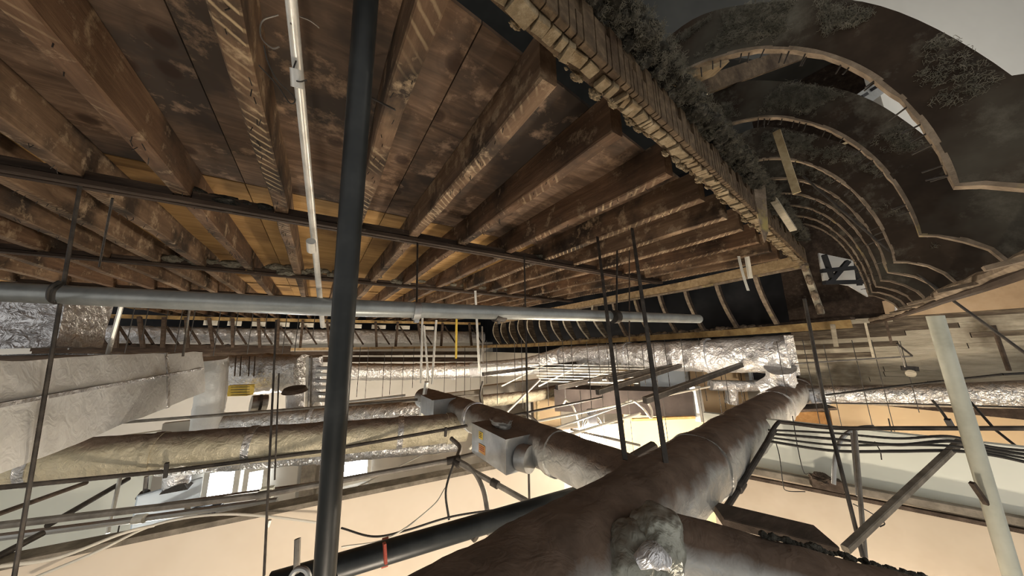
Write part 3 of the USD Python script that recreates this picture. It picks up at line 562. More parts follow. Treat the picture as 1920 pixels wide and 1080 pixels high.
T('duct_clip', 'wrinkled brown flexible sleeve on top of the metal control box', 'sleeve', P(None, blob(c + V(.03, .02, .15), V(.07, .11, .05), 8, 3, amp=.35), 'foil_dull'))
# second box at its far end
c = p0 + V(-.18, 2.45, .02)
T('junction_box', 'grey open-topped metal box at the far end of the branch duct', 'box', P('casing', box(c, (.22, .5, .2)), 'galvanised', smooth=False), P('flange', box(c + V(0, -.26, 0), (.25, .02, .23)), 'galvanised', smooth=False))
# near branch, bottom right
q0, q1 = at(1215, 1010, d=.98), at(1760, 1160, d=.80)
T('near_branch_duct', 'brown dusty duct leaving the main duct towards the bottom right corner', 'duct', P('wrapped_duct', duct([q0, q0 + (q1 - q0) * .4, q1], [.085, .083, .075], 26, .02, sq=2.4, crumple=.010, seed=3), 'foil_dull'), fband(q0 + (q1 - q0) * .09, q1 - q0, .089, w=.025),
  P('foil_collar', [blob(at(1195, 1060, d=.93), V(.13, .10, .125), 2, 4, amp=.2), blob(at(1235, 1015, d=.95), V(.10, .085, .10), 9, 4, amp=.2)], 'foil_green', label='crumpled greenish silver collar at the joint'))
T('bright_foil_patch', 'bright silver crumpled foil patch on the joint at bottom centre', 'foil', P(None, duct([at(1195, 1055, d=.84), at(1225, 1040, d=.838), at(1250, 1052, d=.842)], [.018, .034, .02], 18, .006, crumple=.010, seed=8), 'foil_bright'))
T('dusty_board', 'dark dusty board lying beyond the near branch duct', 'board', P(None, bar(at(1345, 962, d=1.40), at(1548, 1012, d=1.28), .16, .035, bev=.004), 'dusty_wood', smooth=False))
rr = random.Random(61)
bl = [blob(at(1430 + 310 * q / 34, 1001 + 84 * q / 34 + rr.uniform(-2, 4), d=.93), V(.013, .010, .008) * rr.uniform(.5, 1.5), q, 2, amp=.6) for q in range(35)]
T('debris_ridge', 'dark crumbs along the top of the near branch duct', 'debris', P(None, bl, 'fluff_dark'), kind='stuff')
# yellowish duct
y0, y1 = at(-120, 884, d=1.84), at(872, 800, d=3.08); yd = y1 - y0
T('yellow_duct', 'yellowish foil-wrapped round duct crossing the left half below the grey box duct', 'duct', P('wrapped_duct', duct([y0, y0 + yd * .35, y0 + yd * .7, y1], .137, 30, .035, crumple=.009, seed=5), 'foil_yellow'), *[fband(y0 + yd * t, yd, .146, 'foil_yellow' if i % 2 else 'foil') for i, t in enumerate((.13, .30, .47, .64, .81, .95))])
g0, g1 = at(300, 879, d=2.62), at(860, 832, d=3.1)
T('silver_duct', 'silvery foil tube just below the yellowish duct', 'duct', P('wrapped_duct', duct([g0, (g0 + g1) / 2, g1], [.06, .075, .07], 20, .04, crumple=.008, seed=6), 'foil'), fband((g0 + g1) / 2, g1 - g0, .083))
# big box duct, left
def boxduct(ya, yb, poly, seed):
    rings = []
    for y in np.linspace(ya, yb, 60):
        q = np.array([(x, y, z) for x, z in poly]); f = meshkit.fbm(q * 2.2 + seed, 3, seed) - .5; q[:, 2] += f * .06; q[:, 0] += f * .05
        rings.append(q)
    return loft(rings)
def dense(poly, n=5):
    out = []
    for i in range(len(poly)):
        a, c = np.array(poly[i]), np.array(poly[(i + 1) % len(poly)])
        out += [tuple(a + (c - a) * t) for t in np.linspace(0, 1, n, endpoint=False)]
    return out
T('box_duct', 'big grey foil-wrapped box duct at the left edge, sagging in the middle', 'duct', P('wrapped_duct', boxduct(1.0, 5.7, dense([(-2.4, -.055), (-1.285, -.045), (-1.24, -.26), (-1.20, -.57), (-1.35, -.62), (-2.4, -.62)]), 3), 'foil_soft'),
  *[P('foil_tape', boxduct(y, y + .06, dense([(-2.41, -.045), (-1.28, -.035), (-1.23, -.255), (-1.19, -.575), (-1.35, -.63), (-2.41, -.63)]), 3), 'foil') for y in (4.5,)], P('crease_highlight', bar(V(-1.236, 1.05, -.245), V(-1.236, 5.6, -.262), .02, .022), 'foil_bright', label='bright highlight line along the crease'))  # added bright strip stands in for the shine along the crease
T('duct_riser', 'silver foil-wrapped box riser standing at the left edge under the grey pipe', 'duct', P('wrapped_duct', boxduct(4.2, 4.9, dense([(-3.4, .02), (-1.85, .02), (-1.85, .5), (-3.4, .5)]), 7), 'foil_bright'))
T('foil_drop', 'foil-wrapped vertical drop at the end of the grey box duct', 'duct', P('wrapped_duct', duct([at(398, 672, d=4.3), at(396, 735, d=4.3), at(388, 800, d=4.3)], .17, 22, .04, sq=3, crumple=.02, seed=11), 'foil_soft'))
k0, k1 = at(395, 798, d=4.4), at(800, 770, d=4.9)
T('grey_duct', 'grey foil tube behind the yellowish duct, narrowing at its right end', 'duct', P('wrapped_duct', duct([k0, k0 + (k1 - k0) * .6, k0 + (k1 - k0) * .85, k1 + V(.1, 0, .08)], [.17, .17, .16, .05], 22, .05, crumple=.012, seed=12), 'foil'), fband(k0 + (k1 - k0) * .45, k1 - k0, .18))
T('foil_hood', 'crumpled foil-wrapped hood with hanging straps, left of the black vertical pipe', 'duct', P('wrapped_duct', duct([at(420, 702, d=5.6), at(500, 700, d=5.6), at(572, 696, d=5.6)], [.33, .36, .30], 22, .06, sq=3, crumple=.05, seed=13), 'foil'),
  *[P('strap', bar(at(px, 668, d=5.2), at(px - 2, 705, d=5.2), .05, .01), 'dusty_wood', smooth=False) for px in (442, 452, 468, 478)])
T('foil_riser', 'narrow vertical foil riser just left of the black vertical pipe', 'duct', P('wrapped_duct', duct([at(590, 668, d=5.5), at(590, 720, d=5.5), at(588, 775, d=5.5)], .13, 18, .05, sq=3, crumple=.02, seed=14), 'foil_bright'), P('rail', bar(at(577, 668, d=5.35), at(574, 770, d=5.35), .04, .04), 'conduit'), P('rail', bar(at(584, 668, d=5.35), at(582, 770, d=5.35), .03, .03), 'steel_mid'))
T('louvre_unit', 'stack of pale horizontal louvres beside the foil riser', 'vent', *[P('louvre', bar(at(596, 690 + 12 * i, d=5.4), at(622, 690 + 12 * i, d=5.4), .12, .05), 'conduit' if i % 2 else 'galvanised', smooth=False) for i in range(6)], P('side', bar(at(596, 682, d=5.45), at(595, 760, d=5.45), .04, .05), 'conduit', smooth=False))
T('yellow_box', 'yellow box hanging among pipes left of the black vertical pipe', 'box', P('casing', bar(at(431, 732, d=5.0), at(470, 731, d=5.0), .14, .17), 'yellow_paint', smooth=False), P('grille', [bar(at(433, 726 + 5 * i, d=4.9), at(468, 725 + 5 * i, d=4.9), .008, .008) for i in range(4)], 'steel_dark', smooth=False))
T('vent_cylinder', 'short silver cylinder with a dusty cap, left of the foil riser', 'vent', P('drum', tube([at(553, 775, d=5.1), at(553, 735, d=5.1)], .13, 20), 'foil_bright'), P('cap', tube([at(553, 734, d=5.1), at(553, 727, d=5.1)], [.19, .16], 20), 'dusty_wood'))
T('round_damper', 'dark round damper below the yellow box', 'damper', P('drum', tube([at(470, 758, d=4.95), at(500, 756, d=5.1)], .14, 20), 'foil_dull'), P('rim', ring(at(487, 757, d=5.0), at(500, 756, d=5.1) - at(470, 758, d=4.95), .15, .03), 'steel_dark'))
# far foil ducts
fd = [at(880, 693, d=11.), at(985, 687, d=8.6), at(1060, 671, d=6.9), at(1180, 668, d=5.7), at(1330, 667, d=4.6), at(1482, 663, d=3.9)]
T('far_foil_duct', 'long bright silver foil duct below the yellow ledger at centre right', 'duct', P('wrapped_duct', duct(fd, .245, 28, .05, sq=2.5, crumple=.018, seed=15), 'foil_bright'), *[fband(fd[i], fd[i + 1] - fd[i - 1], .268, sq=2.5) for i in (2, 3, 4)], P('end_flange', bar(at(1478, 628, d=3.8), at(1492, 702, d=3.8), .09, .05), 'foil'))
T('far_low_duct', 'silver foil duct lying below the end boarding at the centre', 'duct', P('wrapped_duct', duct([at(630, 697, d=9.5), at(760, 697, d=10.), at(905, 693, d=11.)], .27, 20, .1, crumple=.03, seed=16), 'foil'), *[fband(at(px, 697, d=9.5 + (px - 630) * .0055), V(1, .1, 0), .29) for px in (700, 780, 850)])
T('foil_elbow', 'crumpled silver elbow hanging below the right end of the far foil duct', 'duct', P('wrapped_duct', duct([at(1462, 690, d=3.8), at(1462, 715, d=3.85), at(1430, 735, d=3.95)], [.16, .15, .12], 20, .03, crumple=.03, seed=17), 'foil_bright'))
T('silver_stub_duct', 'short bright foil duct end left of the main duct at centre right', 'duct', P('wrapped_duct', duct([at(1332, 722, d=4.9), at(1400, 724, d=4.9), at(1440, 722, d=4.9)], .085, 18, .03, crumple=.02, seed=18), 'foil_bright'), P('foil_drop', duct([at(1372, 728, d=4.9), at(1372, 756, d=4.9)], .09, 16, .03, crumple=.02, seed=19), 'foil_bright'))
# right duct
T('right_duct', 'silver foil-wrapped pipe running level across the right below the lath wall', 'duct', P('wrapped_duct', duct([at(1492, 738, d=4.3), at(1640, 741, d=3.8), at(1800, 741, d=3.3), at(2000, 738, d=2.8)], [.115, .125, .13, .135], 22, .04, crumple=.008, seed=20), 'foil'), fband(at(1720, 741, d=3.55), wd, .134))
T('crumpled_joint', 'heap of shiny crumpled foil where the main duct meets the right-hand pipe', 'foil', P(None, [blob(at(1508, 742, d=4.2), V(.16, .14, .13), 3, 4, amp=.4), blob(at(1540, 752, d=4.1), V(.10, .1, .06), 4, 3, amp=.4)], 'foil_bright'))
T('duct_shelf', 'dark board under the crumpled foil at the end of the main duct', 'board', P(None, bar(at(1478, 767, d=4.0), at(1556, 762, d=3.85), .3, .03), 'dusty_wood', smooth=False))

# ================================================================== pipes
bp0, bp1 = at(691, -60, d=.86), at(605, 1130, d=.93)
T('black_pipe', 'thick black vertical pipe just left of centre, from roof to bottom edge', 'pipe', P('tube', tube([bp0, (bp0 + bp1) / 2, bp1], .0325, 24), 'pipe_black'), P('coupling', tube([bp0 + (bp1 - bp0) * .965, bp0 + (bp1 - bp0) * .995], .037, 24), 'pipe_black'))
g = [at(-90, 543, d=1.62), at(640, 577, d=1.79), at(1310, 598, d=3.75)]
T('grey_pipe', 'grey horizontal sprinkler main under the joists across the left and centre', 'pipe', P('tube', [tube([g[0], (g[0] + g[1]) / 2, g[1]], .0545, 22), tube([g[1] - (g[1] - g[0]) * .02, (g[2] + g[1]) / 2, g[2]], .0535, 22)], 'pipe_grey'),
  P('coupling', tube([at(926, 588, d=2.33), at(944, 588.5, d=2.38)], .066, 20), 'steel_dark', P('bolt', [box(at(935, 601, d=2.33), (.02, .02, .05)), box(at(930, 578, d=2.33), (.02, .02, .03))], 'steel_mid'), label='dark coupling'),
  P('hanger_clamp', tube([at(775, 583, d=2.0), at(787, 584, d=2.02)], .062, 20), 'galvanised', P('bolt', box(at(781, 598, d=2.0), (.03, .03, .05)), 'galvanised'), label='galvanised hanger clamp'),
  P('hanger_clamp', tube([at(1150, 594, d=2.9), at(1158, 594, d=2.93)], .064, 16), 'steel_dark'),
  P('strap', [tube(curve([at(112, 528, d=1.58), at(95, 540, d=1.55), at(92, 560, d=1.57), at(104, 568, d=1.64)], 14), .010, 6), tube(curve([at(118, 530, d=1.60), at(101, 545, d=1.555), at(97, 565, d=1.58)], 14), .010, 6)], 'cable_black', label='black strap wound round the pipe'))
T('ceiling_conduit', 'shiny pale conduit running under the joists left of the black vertical pipe', 'conduit', P('tube', rod(at(543, -30, d=.80), at(605, 612, d=2.15), .0155, 12), 'conduit'), P('coupling', rod(at(583, 452, d=1.40), at(584, 470, d=1.45), .020, 12), 'conduit'), P('coupling', rod(at(556, 130, d=.92), at(558, 165, d=.94), .0185, 12), 'conduit'))
d0, d1 = at(505, 1100, d=1.30), at(1220, 889, d=2.1)
T('dark_drain_pipe', 'thick dark pipe sloping across the bottom centre in front of the cream wall', 'pipe', P('tube', tube([d0, (d0 + d1) / 2, d1], .052, 20), 'pipe_black'), P('stub', rod(at(872, 985, d=1.66), at(893, 1010, d=1.60), .022, 10), 'steel_dark'),
  P('red_clamp', [ring(at(722, 1035, d=1.50), d1 - d0, .060, .03), bar(at(721, 1018, d=1.42), at(723, 1056, d=1.40), .030, .012)], 'red_paint', label='red pipe clamp'))
# pale post on the right
T('white_post', 'slanted white post at the right in front of the lath wall', 'post', P('post', tube([at(1753, 592, d=1.34), at(1815, 800, d=1.26), at(1904, 1100, d=1.13)], [.026, .026, .024], 8), 'post_white', smooth=50), P('peg', bar(at(1822, 905, d=1.2), at(1850, 945, d=1.19), .014, .014), 'dusty_wood'))
def pipe(name, label, cat_, pts, rad, mt, n=10, m=None, extra=(), group=None, straight=False):
    ps = [at(a, b_, d=d) for a, b_, d in pts]
    if len(ps) == 2 or straight: g = [tube([ps[i], (ps[i] + ps[i + 1]) / 2, ps[i + 1]], rad, n) for i in range(len(ps) - 1)]
    else: g = tube(curve(ps, m or 8 * len(ps)), rad, n)
    if extra: T(name, label, cat_, P('tube', g, mt), *extra, group=group)
    else: T(name, label, cat_, P(None, g, mt), group=group)
tee = at(850, 862, d=2.35)
pipe('sprinkler_branch', 'thin grey pipe from the left edge to the tee in front of the cream wall', 'pipe', [(-60, 992, 1.7), (480, 930, 2.05), (846, 863, 2.35)], .020, 'steel_mid', straight=True,
     extra=(P('tee', [tube([at(838, 865, d=2.33), at(862, 860, d=2.36)], .029, 12), tube([tee, at(862, 872, d=2.3)], .029, 12)], 'steel_dark'), P('coupling', tube([at(484, 930, d=2.05), at(506, 926, d=2.06)], .027, 12), 'steel_mid')))
pipe('sprinkler_pipe', 'thin dark pipe running down right from the tee towards the main duct', 'pipe', [(856, 866, 2.33), (1015, 955, 1.95)], .019, 'steel_mid', extra=(P('coupling', tube([at(922, 903, d=2.16), at(934, 910, d=2.13)], .027, 12), 'steel_dark'),))
pipe('flexible_drop', 'grey flexible hose curving down from the tee', 'hose', [(856, 862, 2.33), (885, 880, 2.25), (905, 915, 2.15), (914, 960, 2.05), (917, 1002, 2.0)], .017, 'steel_mid', m=30)
pipe('riser_elbow', 'short elbow pipe rising behind the tee', 'pipe', [(846, 822, 2.6), (862, 838, 2.5), (858, 856, 2.4)], .018, 'steel_mid', m=14)
pipe('stub_pipe', 'short grey pipe right of the tee reaching the control box', 'pipe', [(862, 858, 2.36), (912, 846, 2.5)], .017, 'steel_mid')
pipe('drop_wire', 'pale thin cable hanging straight down from the tee', 'cable', [(850, 870, 2.3), (836, 920, 2.2), (842, 975, 2.1)], .008, 'cable_black', m=14)
pipe('dark_conduit', 'dark thin conduit along the front of the yellowish duct', 'conduit', [(-60, 920, 1.62), (310, 884, 2.1), (610, 845, 2.5), (905, 793, 2.85)], .0135, 'steel_dark', straight=True, extra=(P('clip', bar(at(313, 868, d=2.06), at(310, 895, d=2.06), .02, .02), 'cable_black'), P('clip', bar(at(836, 802, d=2.72), at(835, 818, d=2.72), .02, .02), 'cable_black'),))
pipe('upper_strut', 'thin pale strut crossing the left half above the grey foil tube', 'strut', [(-40, 812, 2.8), (400, 779, 3.4), (900, 740, 4.4)], .016, 'steel_mid', straight=True)
pipe('lower_left_pipe', 'pale lower pipe along the bottom left, below the grey branch pipe', 'pipe', [(-60, 1015, 1.9), (250, 975, 2.2), (520, 938, 2.4)], .022, 'galvanised', straight=True, extra=(P('coupling', tube([at(252, 974, d=2.19), at(272, 972, d=2.2)], .030, 12), 'conduit'),))
# diagonal struts, cables on the left
for i, (a, c, r_, mt, lab) in enumerate([((-20, 1052, 1.7), (80, 1000, 1.9), .02, 'steel_dark', 'dark diagonal strut in the bottom left corner'), ((90, 985, 2.0), (240, 898, 2.6), .019, 'steel_dark', 'dark diagonal strut below the yellowish duct at left'), ((-20, 970, 2.2), (162, 905, 2.8), .018, 'dusty_wood', 'brown diagonal strut at the left edge below the yellowish duct'),
     ((202, 1000, 2.3), (225, 896, 2.5), .013, 'conduit', 'pale upright conduit at the left below the yellowish duct'), ((346, 1010, 2.5), (352, 950, 2.6), .02, 'steel_mid', 'short grey upright beside the bluish panel'), ((328, 1005, 2.5), (345, 978, 2.6), .02, 'steel_mid', 'short grey diagonal beside the bluish panel')]):
    pipe('strut', lab, 'strut', [a, c], r_, mt)
pipe('sagging_cable', 'pale cable sagging across the bottom left', 'cable', [(60, 1085, 1.7), (180, 1035, 1.8), (290, 984, 1.95), (400, 965, 2.05), (500, 968, 2.15), (610, 982, 2.25)], .008, 'cable_pale', m=40)
pipe('pale_cable', 'straight pale cable rising to the right behind the black vertical pipe', 'cable', [(300, 985, 2.1), (480, 962, 2.4), (640, 928, 2.7), (900, 800, 3.3)], .007, 'cable_pale', straight=True)
pipe('lower_cable', 'pale cable looping from the bottom left to the sagging cable', 'cable', [(0, 1062, 1.6), (110, 1045, 1.7), (230, 1000, 1.85), (290, 985, 1.95)], .009, 'cable_pale', m=30)
pipe('grey_cable', 'dark cable sagging over the cream wall right of the black vertical pipe', 'cable', [(640, 990, 2.0), (700, 1006, 1.95), (760, 995, 1.95), (850, 968, 2.0), (960, 952, 2.05)], .006, 'cable_black', m=40)
pipe('tan_cable', 'tan cable drooping over the cream wall behind the red clamp', 'cable', [(640, 1026, 1.8), (730, 1008, 1.9), (810, 950, 2.1), (835, 915, 2.25)], .005, 'cable_pale', m=30)
pipe('support_post', 'short dark round-capped post standing at the bottom left of the black pipe', 'post', [(556, 1075, 1.2), (558, 1010, 1.24)], .012, 'steel_mid')
pipe('hose_loop', 'grey hose loop at the foot of the black vertical pipe', 'hose', [(540, 1090, 1.15), (556, 1068, 1.16), (574, 1070, 1.16), (582, 1092, 1.15)], .010, 'galvanised', m=24)

# ================================================================== right side struts, cables
pipe('right_cable', 'black cable running level across the right, bent down at its left end', 'cable', [(1365, 950, 1.62), (1420, 860, 1.9), (1455, 797, 2.1), (1475, 793, 2.1), (1560, 802, 1.98), (1700, 803, 1.8), (1960, 803, 1.5)], .012, 'steel_dark', m=70)
pipe('strut_pipe', 'dark thin pipe rising from the dusty board to the level black cable', 'pipe', [(1362, 952, 1.55), (1388, 912, 1.7), (1452, 806, 2.09)], .0155, 'steel_dark', straight=True, extra=(P('coupling', tube([at(1384, 918, d=1.66), at(1392, 906, d=1.72)], .023, 10), 'steel_dark'),))
T('cable_bundle', 'bundle of sagging dark cables across the pale wall at right', 'cable', *[P('cable', tube(curve([at(1440, 806 + 7 * i, d=2.14), at(1560, 812 + 11 * i, d=1.95), at(1680, 822 + 6 * i + 6 * (i % 2), d=1.8), at(1780, 818 + 9 * i, d=1.7), at(1860, 838 + 5 * i, d=1.62), at(1960, 848 + 9 * i, d=1.52)], 50), .007 + .002 * (i % 2), 6), 'cable_black') for i in range(4)])
pipe('thin_level_wire', 'thin dark wire just below the right-hand foil pipe', 'wire', [(1545, 756, 3.2), (1700, 757, 2.9), (1960, 765, 2.4)], .007, 'cable_black', straight=True)
pipe('slanting_wire', 'thin dark wire slanting along the top of the right-hand foil pipe', 'wire', [(1548, 741, 3.2), (1700, 722, 2.9), (1880, 702, 2.5), (1960, 698, 2.4)], .010, 'cable_black', straight=True)
T('diagonal_brace', 'thick grey diagonal brace across the wall at bottom right', 'brace', P(None, bar(at(1585, 1030, d=1.35), at(1800, 828, d=1.75), .030, .030, bev=.004), 'dusty_ledge', smooth=False))
T('upright_conduit', 'pair of upright grey conduits in front of the rail at bottom right', 'conduit', P('conduit', rod(at(1603, 808, d=1.75), at(1622, 1045, d=1.45), .010, 9), 'steel_mid'), P('conduit', rod(at(1597, 812, d=1.77), at(1608, 930, d=1.6), .007, 9), 'galvanised'))
pipe('flex_conduit', 'ribbed flexible conduit arching down to the block on the rail', 'conduit', [(1563, 908, 1.95), (1566, 860, 2.0), (1580, 820, 2.05), (1610, 803, 2.05), (1640, 800, 2.0)], .012, 'galvanised', m=30)
pipe('long_dark_rod', 'long dark hanger rod in front of the lath wall down to the near branch duct', 'rod', [(1508, 560, 1.75), (1545, 752, 1.62), (1618, 1045, 1.40)], .0085, 'steel_dark', straight=True)
pipe('slanted_rod', 'thin dark rod slanting down across the curved ribs to the right edge', 'rod', [(1505, 330, 2.3), (1700, 500, 1.9), (1960, 690, 1.5)], .007, 'steel_dark', straight=True)
pipe('brown_rod', 'brown rod slanting down behind the white post', 'rod', [(1862, 610, 2.2), (1892, 695, 2.15)], .012, 'dusty_wood')
pipe('black_lead', 'black cable with a plug hanging below the right-hand foil pipe', 'cable', [(1748, 750, 2.4), (1770, 778, 2.35), (1782, 800, 2.3)], .009, 'cable_black', extra=(P('plug', bar(at(1776, 786, d=2.3), at(1784, 800, d=2.3), .03, .025), 'black_plastic'),))
pipe('right_lead', 'dark wire slanting down at the right edge below the foil pipe', 'wire', [(1815, 748, 2.3), (1865, 805, 2.1), (1960, 880, 1.8)], .008, 'cable_black', straight=True)
for i, (pts, lab) in enumerate([([(1455, 830, 2.2), (1462, 858, 2.15), (1468, 905, 2.05), (1475, 920, 2.05), (1510, 922, 2.0)], 'tangled thin wire hanging left of the block on the rail'), ([(1486, 780, 2.2), (1496, 840, 2.1), (1507, 885, 2.05), (1518, 887, 2.02)], 'thin wire hanging straight down to the block on the rail'), ([(1640, 828, 1.9), (1650, 845, 1.88), (1653, 862, 1.87)], 'short wire end hanging right of the upright conduits'), ([(1600, 945, 1.6), (1630, 960, 1.6), (1658, 980, 1.58), (1650, 988, 1.58)], 'curly thin wire beside the foot of the upright conduits')]):
    pipe('loose_wire', lab, 'wire', pts, .0028, 'cable_black', n=5, m=24)
T('wire_frame_hook', 'bent dark wire triangle hanging before the lath wall', 'hook', P('level_wire', rod(at(1490, 682, d=3.4), at(1710, 668, d=3.2), .009, 6), 'steel_mid'), P('diagonal', rod(at(1710, 667, d=3.2), at(1682, 644, d=3.2), .009, 6), 'steel_dark'), P('leg', rod(at(1684, 648, d=3.2), at(1697, 688, d=3.2), .006, 6), 'steel_mid'))
for i, (a, c, lab) in enumerate([((1561, 608, 3.9), (1568, 650, 3.9), 'left pale batten nailed upright on the lath wall'), ((1622, 604, 3.7), (1638, 672, 3.7), 'thin pale batten nailed upright on the lath wall, second from the left'), ((1660, 600, 3.6), (1672, 645, 3.6), 'dark short batten upright on the lath wall')]):
    T('wall_batten', lab, 'batten', P(None, bar(at(*a[:2], d=a[2]), at(*c[:2], d=c[2]), .045 if i == 0 else .022, .02), ['whitewash', 'whitewash', 'dusty_wood'][i], smooth=False))
T('electrical_box', 'small pale electrical box with a cover on the lath wall', 'box', P('casing', box(at(1707, 700, d=3.25), (.07, .06, .06)), 'whitewash'), P('cover', tube([at(1707, 700, d=3.2), at(1708, 700, d=3.18)], .038, 14), 'whitewash'), P('bracket', bar(at(1690, 690, d=3.3), at(1722, 692, d=3.25), .02, .05), 'steel_dark'))
T('small_light', 'small bright white lamp capsule on the ledge below the curved ribs', 'lamp', P('capsule', tube([at(1682, 574, d=3.3), at(1682, 586, d=3.3)], [.016, .02], 10), 'glass_white'), P('cap', tube([at(1682, 571, d=3.3), at(1682, 575, d=3.3)], .014, 10), 'white_paint'))

# ================================================================== hangers and wires from the joists
def hang(px, py, qx, qy, r_, lab, z=None, d0=None, d1=None, mt='steel_dark', name='hanger_rod', cat_='rod', group=None, flat=None):
    a = at(px, py, z=z) if z is not None else at(px, py, d=d0)
    da = a @ AX[:, 2]; c = at(qx, qy, d=d1 or da * .93)
    m = bar(a, c, flat[0], flat[1], up=AX[:, 2]) if flat else rod(a, c, r_, 6)
    T(name, lab, cat_, P(None, m, mt), group=group)
hang(1185, 428, 1252, 892, 0, 'right dark flat strap from the joists down to the main duct', z=1., d1=1.36, flat=(.026, .007), name='hanger_strap', cat_='strap')
hang(1120, 444, 1172, 862, 0, 'left dark flat strap from the joists down to the main duct', z=1., d1=1.40, flat=(.024, .007), name='hanger_strap', cat_='strap')
hang(983, 478, 993, 960, .009, 'straight dark hanger rod in the centre, from bridging to the cream wall', z=.98, d1=2.3)
hang(690, 150, 668, 520, .004, 'dark twisted wire hanging along the right side of the black vertical pipe', d0=1.25, d1=1.5, name='hanger_wire', cat_='wire')
hang(152, 338, 26, 1085, .0085, 'long dark wire at the left, from the bridging down to the bottom edge', z=.99, d1=1.45, name='hanger_wire', cat_='wire')
hang(211, 372, 186, 500, .0065, 'short dark wire right of the long dark wire at the left', z=.99, d1=2.6, name='hanger_wire', cat_='wire')
hang(783, 452, 781, 600, .008, 'thin rod holding the galvanised clamp of the grey pipe', z=.98, d1=2.02)
hang(1157, 470, 1156, 600, .010, 'thin rod holding the farthest clamp of the grey pipe', z=.98, d1=2.92)
hang(1180, 470, 1180, 640, .007, 'thin reddish rod just right of the left flat strap', z=.98, d1=3.0, mt='dusty_wood')
hang(518, 600, 495, 1080, .006, 'thin dark wire with a turnbuckle left of the black vertical pipe', d0=2.1, d1=1.5, name='hanger_wire', cat_='wire')
hang(505, 975, 501, 988, .012, 'small pale turnbuckle on the thin wire left of the black vertical pipe', d0=1.61, d1=1.60, mt='conduit', name='turnbuckle', cat_='turnbuckle')
hang(523, 700, 515, 900, .005, 'second thin wire beside the turnbuckle wire', d0=2.3, d1=2.0, name='hanger_wire', cat_='wire')
for (a, c, d_, r_, mt, lab) in [((228, 572), (201, 668), 2.35, .014, 'conduit', 'pale slanted conduit hanging to the top of the grey box duct'), ((355, 582), (343, 668), 3.3, .011, 'steel_mid', 'thin grey rod hanging to the end of the grey box duct'), ((153, 568), (132, 655), 3.0, .017, 'conduit', 'pale conduit at the right edge of the foil riser at left'), ((792, 596), (789, 718), 4.6, .018, 'conduit', 'left of three white conduits hanging at the centre'), ((795, 610), (804, 717), 4.6, .016, 'conduit', 'middle of three white conduits hanging at the centre, leaning'), ((818, 600), (810, 720), 4.6, .018, 'conduit', 'right of three white conduits hanging at the centre'), ((856, 598), (855, 672), 5.2, .020, 'yellow_paint', 'yellow conduit hanging at the centre'), ((891, 545), (899, 697), 4.6, .019, 'conduit', 'white conduit hanging just right of the yellow one'), ((904, 612), (906, 680), 5.0, .012, 'steel_mid', 'thin grey rod beside the white conduit right of the yellow one'),
                               ((800, 716), (786, 800), 3.8, .030, 'conduit', 'pale thick conduit standing on the yellowish duct')]:
    hang(*a, *c, r_, lab, d0=d_, d1=d_, mt=mt, name='hanging_conduit', cat_='conduit')
rr = random.Random(4)
def fieldwires(n, x0, x1, y0, y1, d0, d1, lab, grp, r_=.0045, mt='cable_black'):
    for i in range(n):
        px = x0 + (x1 - x0) * (i + rr.uniform(.15, .85)) / n; d_ = rr.uniform(d0, d1); top = y0 + rr.uniform(-6, 6); bot = y1 + rr.uniform(-25, 35)
        k = (px - 900) / 2900.
        a = at(px, top, d=d_); c = at(px + k * (bot - top), bot, d=d_ * .985)
        T('hanger_wire', f'{lab}, {ORD[i]} from the left', 'wire', P(None, rod(a, c, r_, 5), mt), group=grp)
fieldwires(26, 905, 1480, 640, 735, 4.0, 5.2, 'thin hanger wire in the row before the bright far foil duct', 'wires before the far foil duct')
fieldwires(12, 640, 905, 655, 740, 6.0, 8.0, 'thin hanger wire in the row before the far low duct', 'wires before the far low duct', .006)
fieldwires(14, 160, 620, 572, 655, 7.0, 9.0, 'thin dark wire among the end posts at left', 'wires among the end posts', .010)
fieldwires(8, 1060, 1480, 730, 850, 3.2, 3.8, 'thin wire hanging across the lamp-lit room', 'wires in the lamp-lit room', .0035)
fieldwires(6, 1440, 1700, 640, 790, 3.0, 3.5, 'thin wire hanging before the lath wall', 'wires before the lath wall', .0035)
# odds and ends under the deck
T('plywood_scrap', 'square golden plywood offcut nailed between the joists near the edge beam', 'board', P(None, bar(at(1290, 392, d=2.7), at(1322, 386, d=2.7), .03, .17), 'deck_new', smooth=False))
T('cloth_strip', 'white strip hanging from the far upper beam', 'strip', P('long_strip', loft([np.array([at(1385 + 12 * t + 5 * t * t, 480 + 62 * t, d=3.6) + AX[:, 0] * o for o in (-.018, .018)] + [at(1385 + 12 * t + 5 * t * t, 480 + 62 * t, d=3.61) + AX[:, 0] * o for o in (.018, -.018)]) for t in np.linspace(0, 1.05, 12)]), 'white_paint'), P('short_strip', bar(at(1400, 478, d=3.6), at(1407, 522, d=3.6), .05, .006), 'white_paint'))
T('loose_lath', 'loose wooden lath dangling inside the second curved rib', 'lath', P(None, bar(at(1456, 246, d=1.75), at(1494, 362, d=1.65), .035, .012), 'lath_strip', smooth=False))
T('hanging_lath', 'broken pale lath hanging along the edge beam beyond the second rib', 'lath', P(None, plate([(0, 0), (.10, 0), (.13, -.42), (.10, -.52), (.03, -.25)], .012, at(1410, 335, d=2.4), AX[:, 0], -AX[:, 1]), 'rib_edge', smooth=False))
T('split_lath', 'split rough lath hanging next to the broken pale lath', 'lath', P(None, bar(at(1444, 365, d=2.6), at(1488, 432, d=2.7), .05, .02), 'whitewash', smooth=False))
T('short_lath', 'short lath sticking out of the second curved rib', 'lath', P(None, bar(at(1562, 277, d=2.0), at(1592, 266, d=2.05), .022, .012), 'lath_strip', smooth=False))
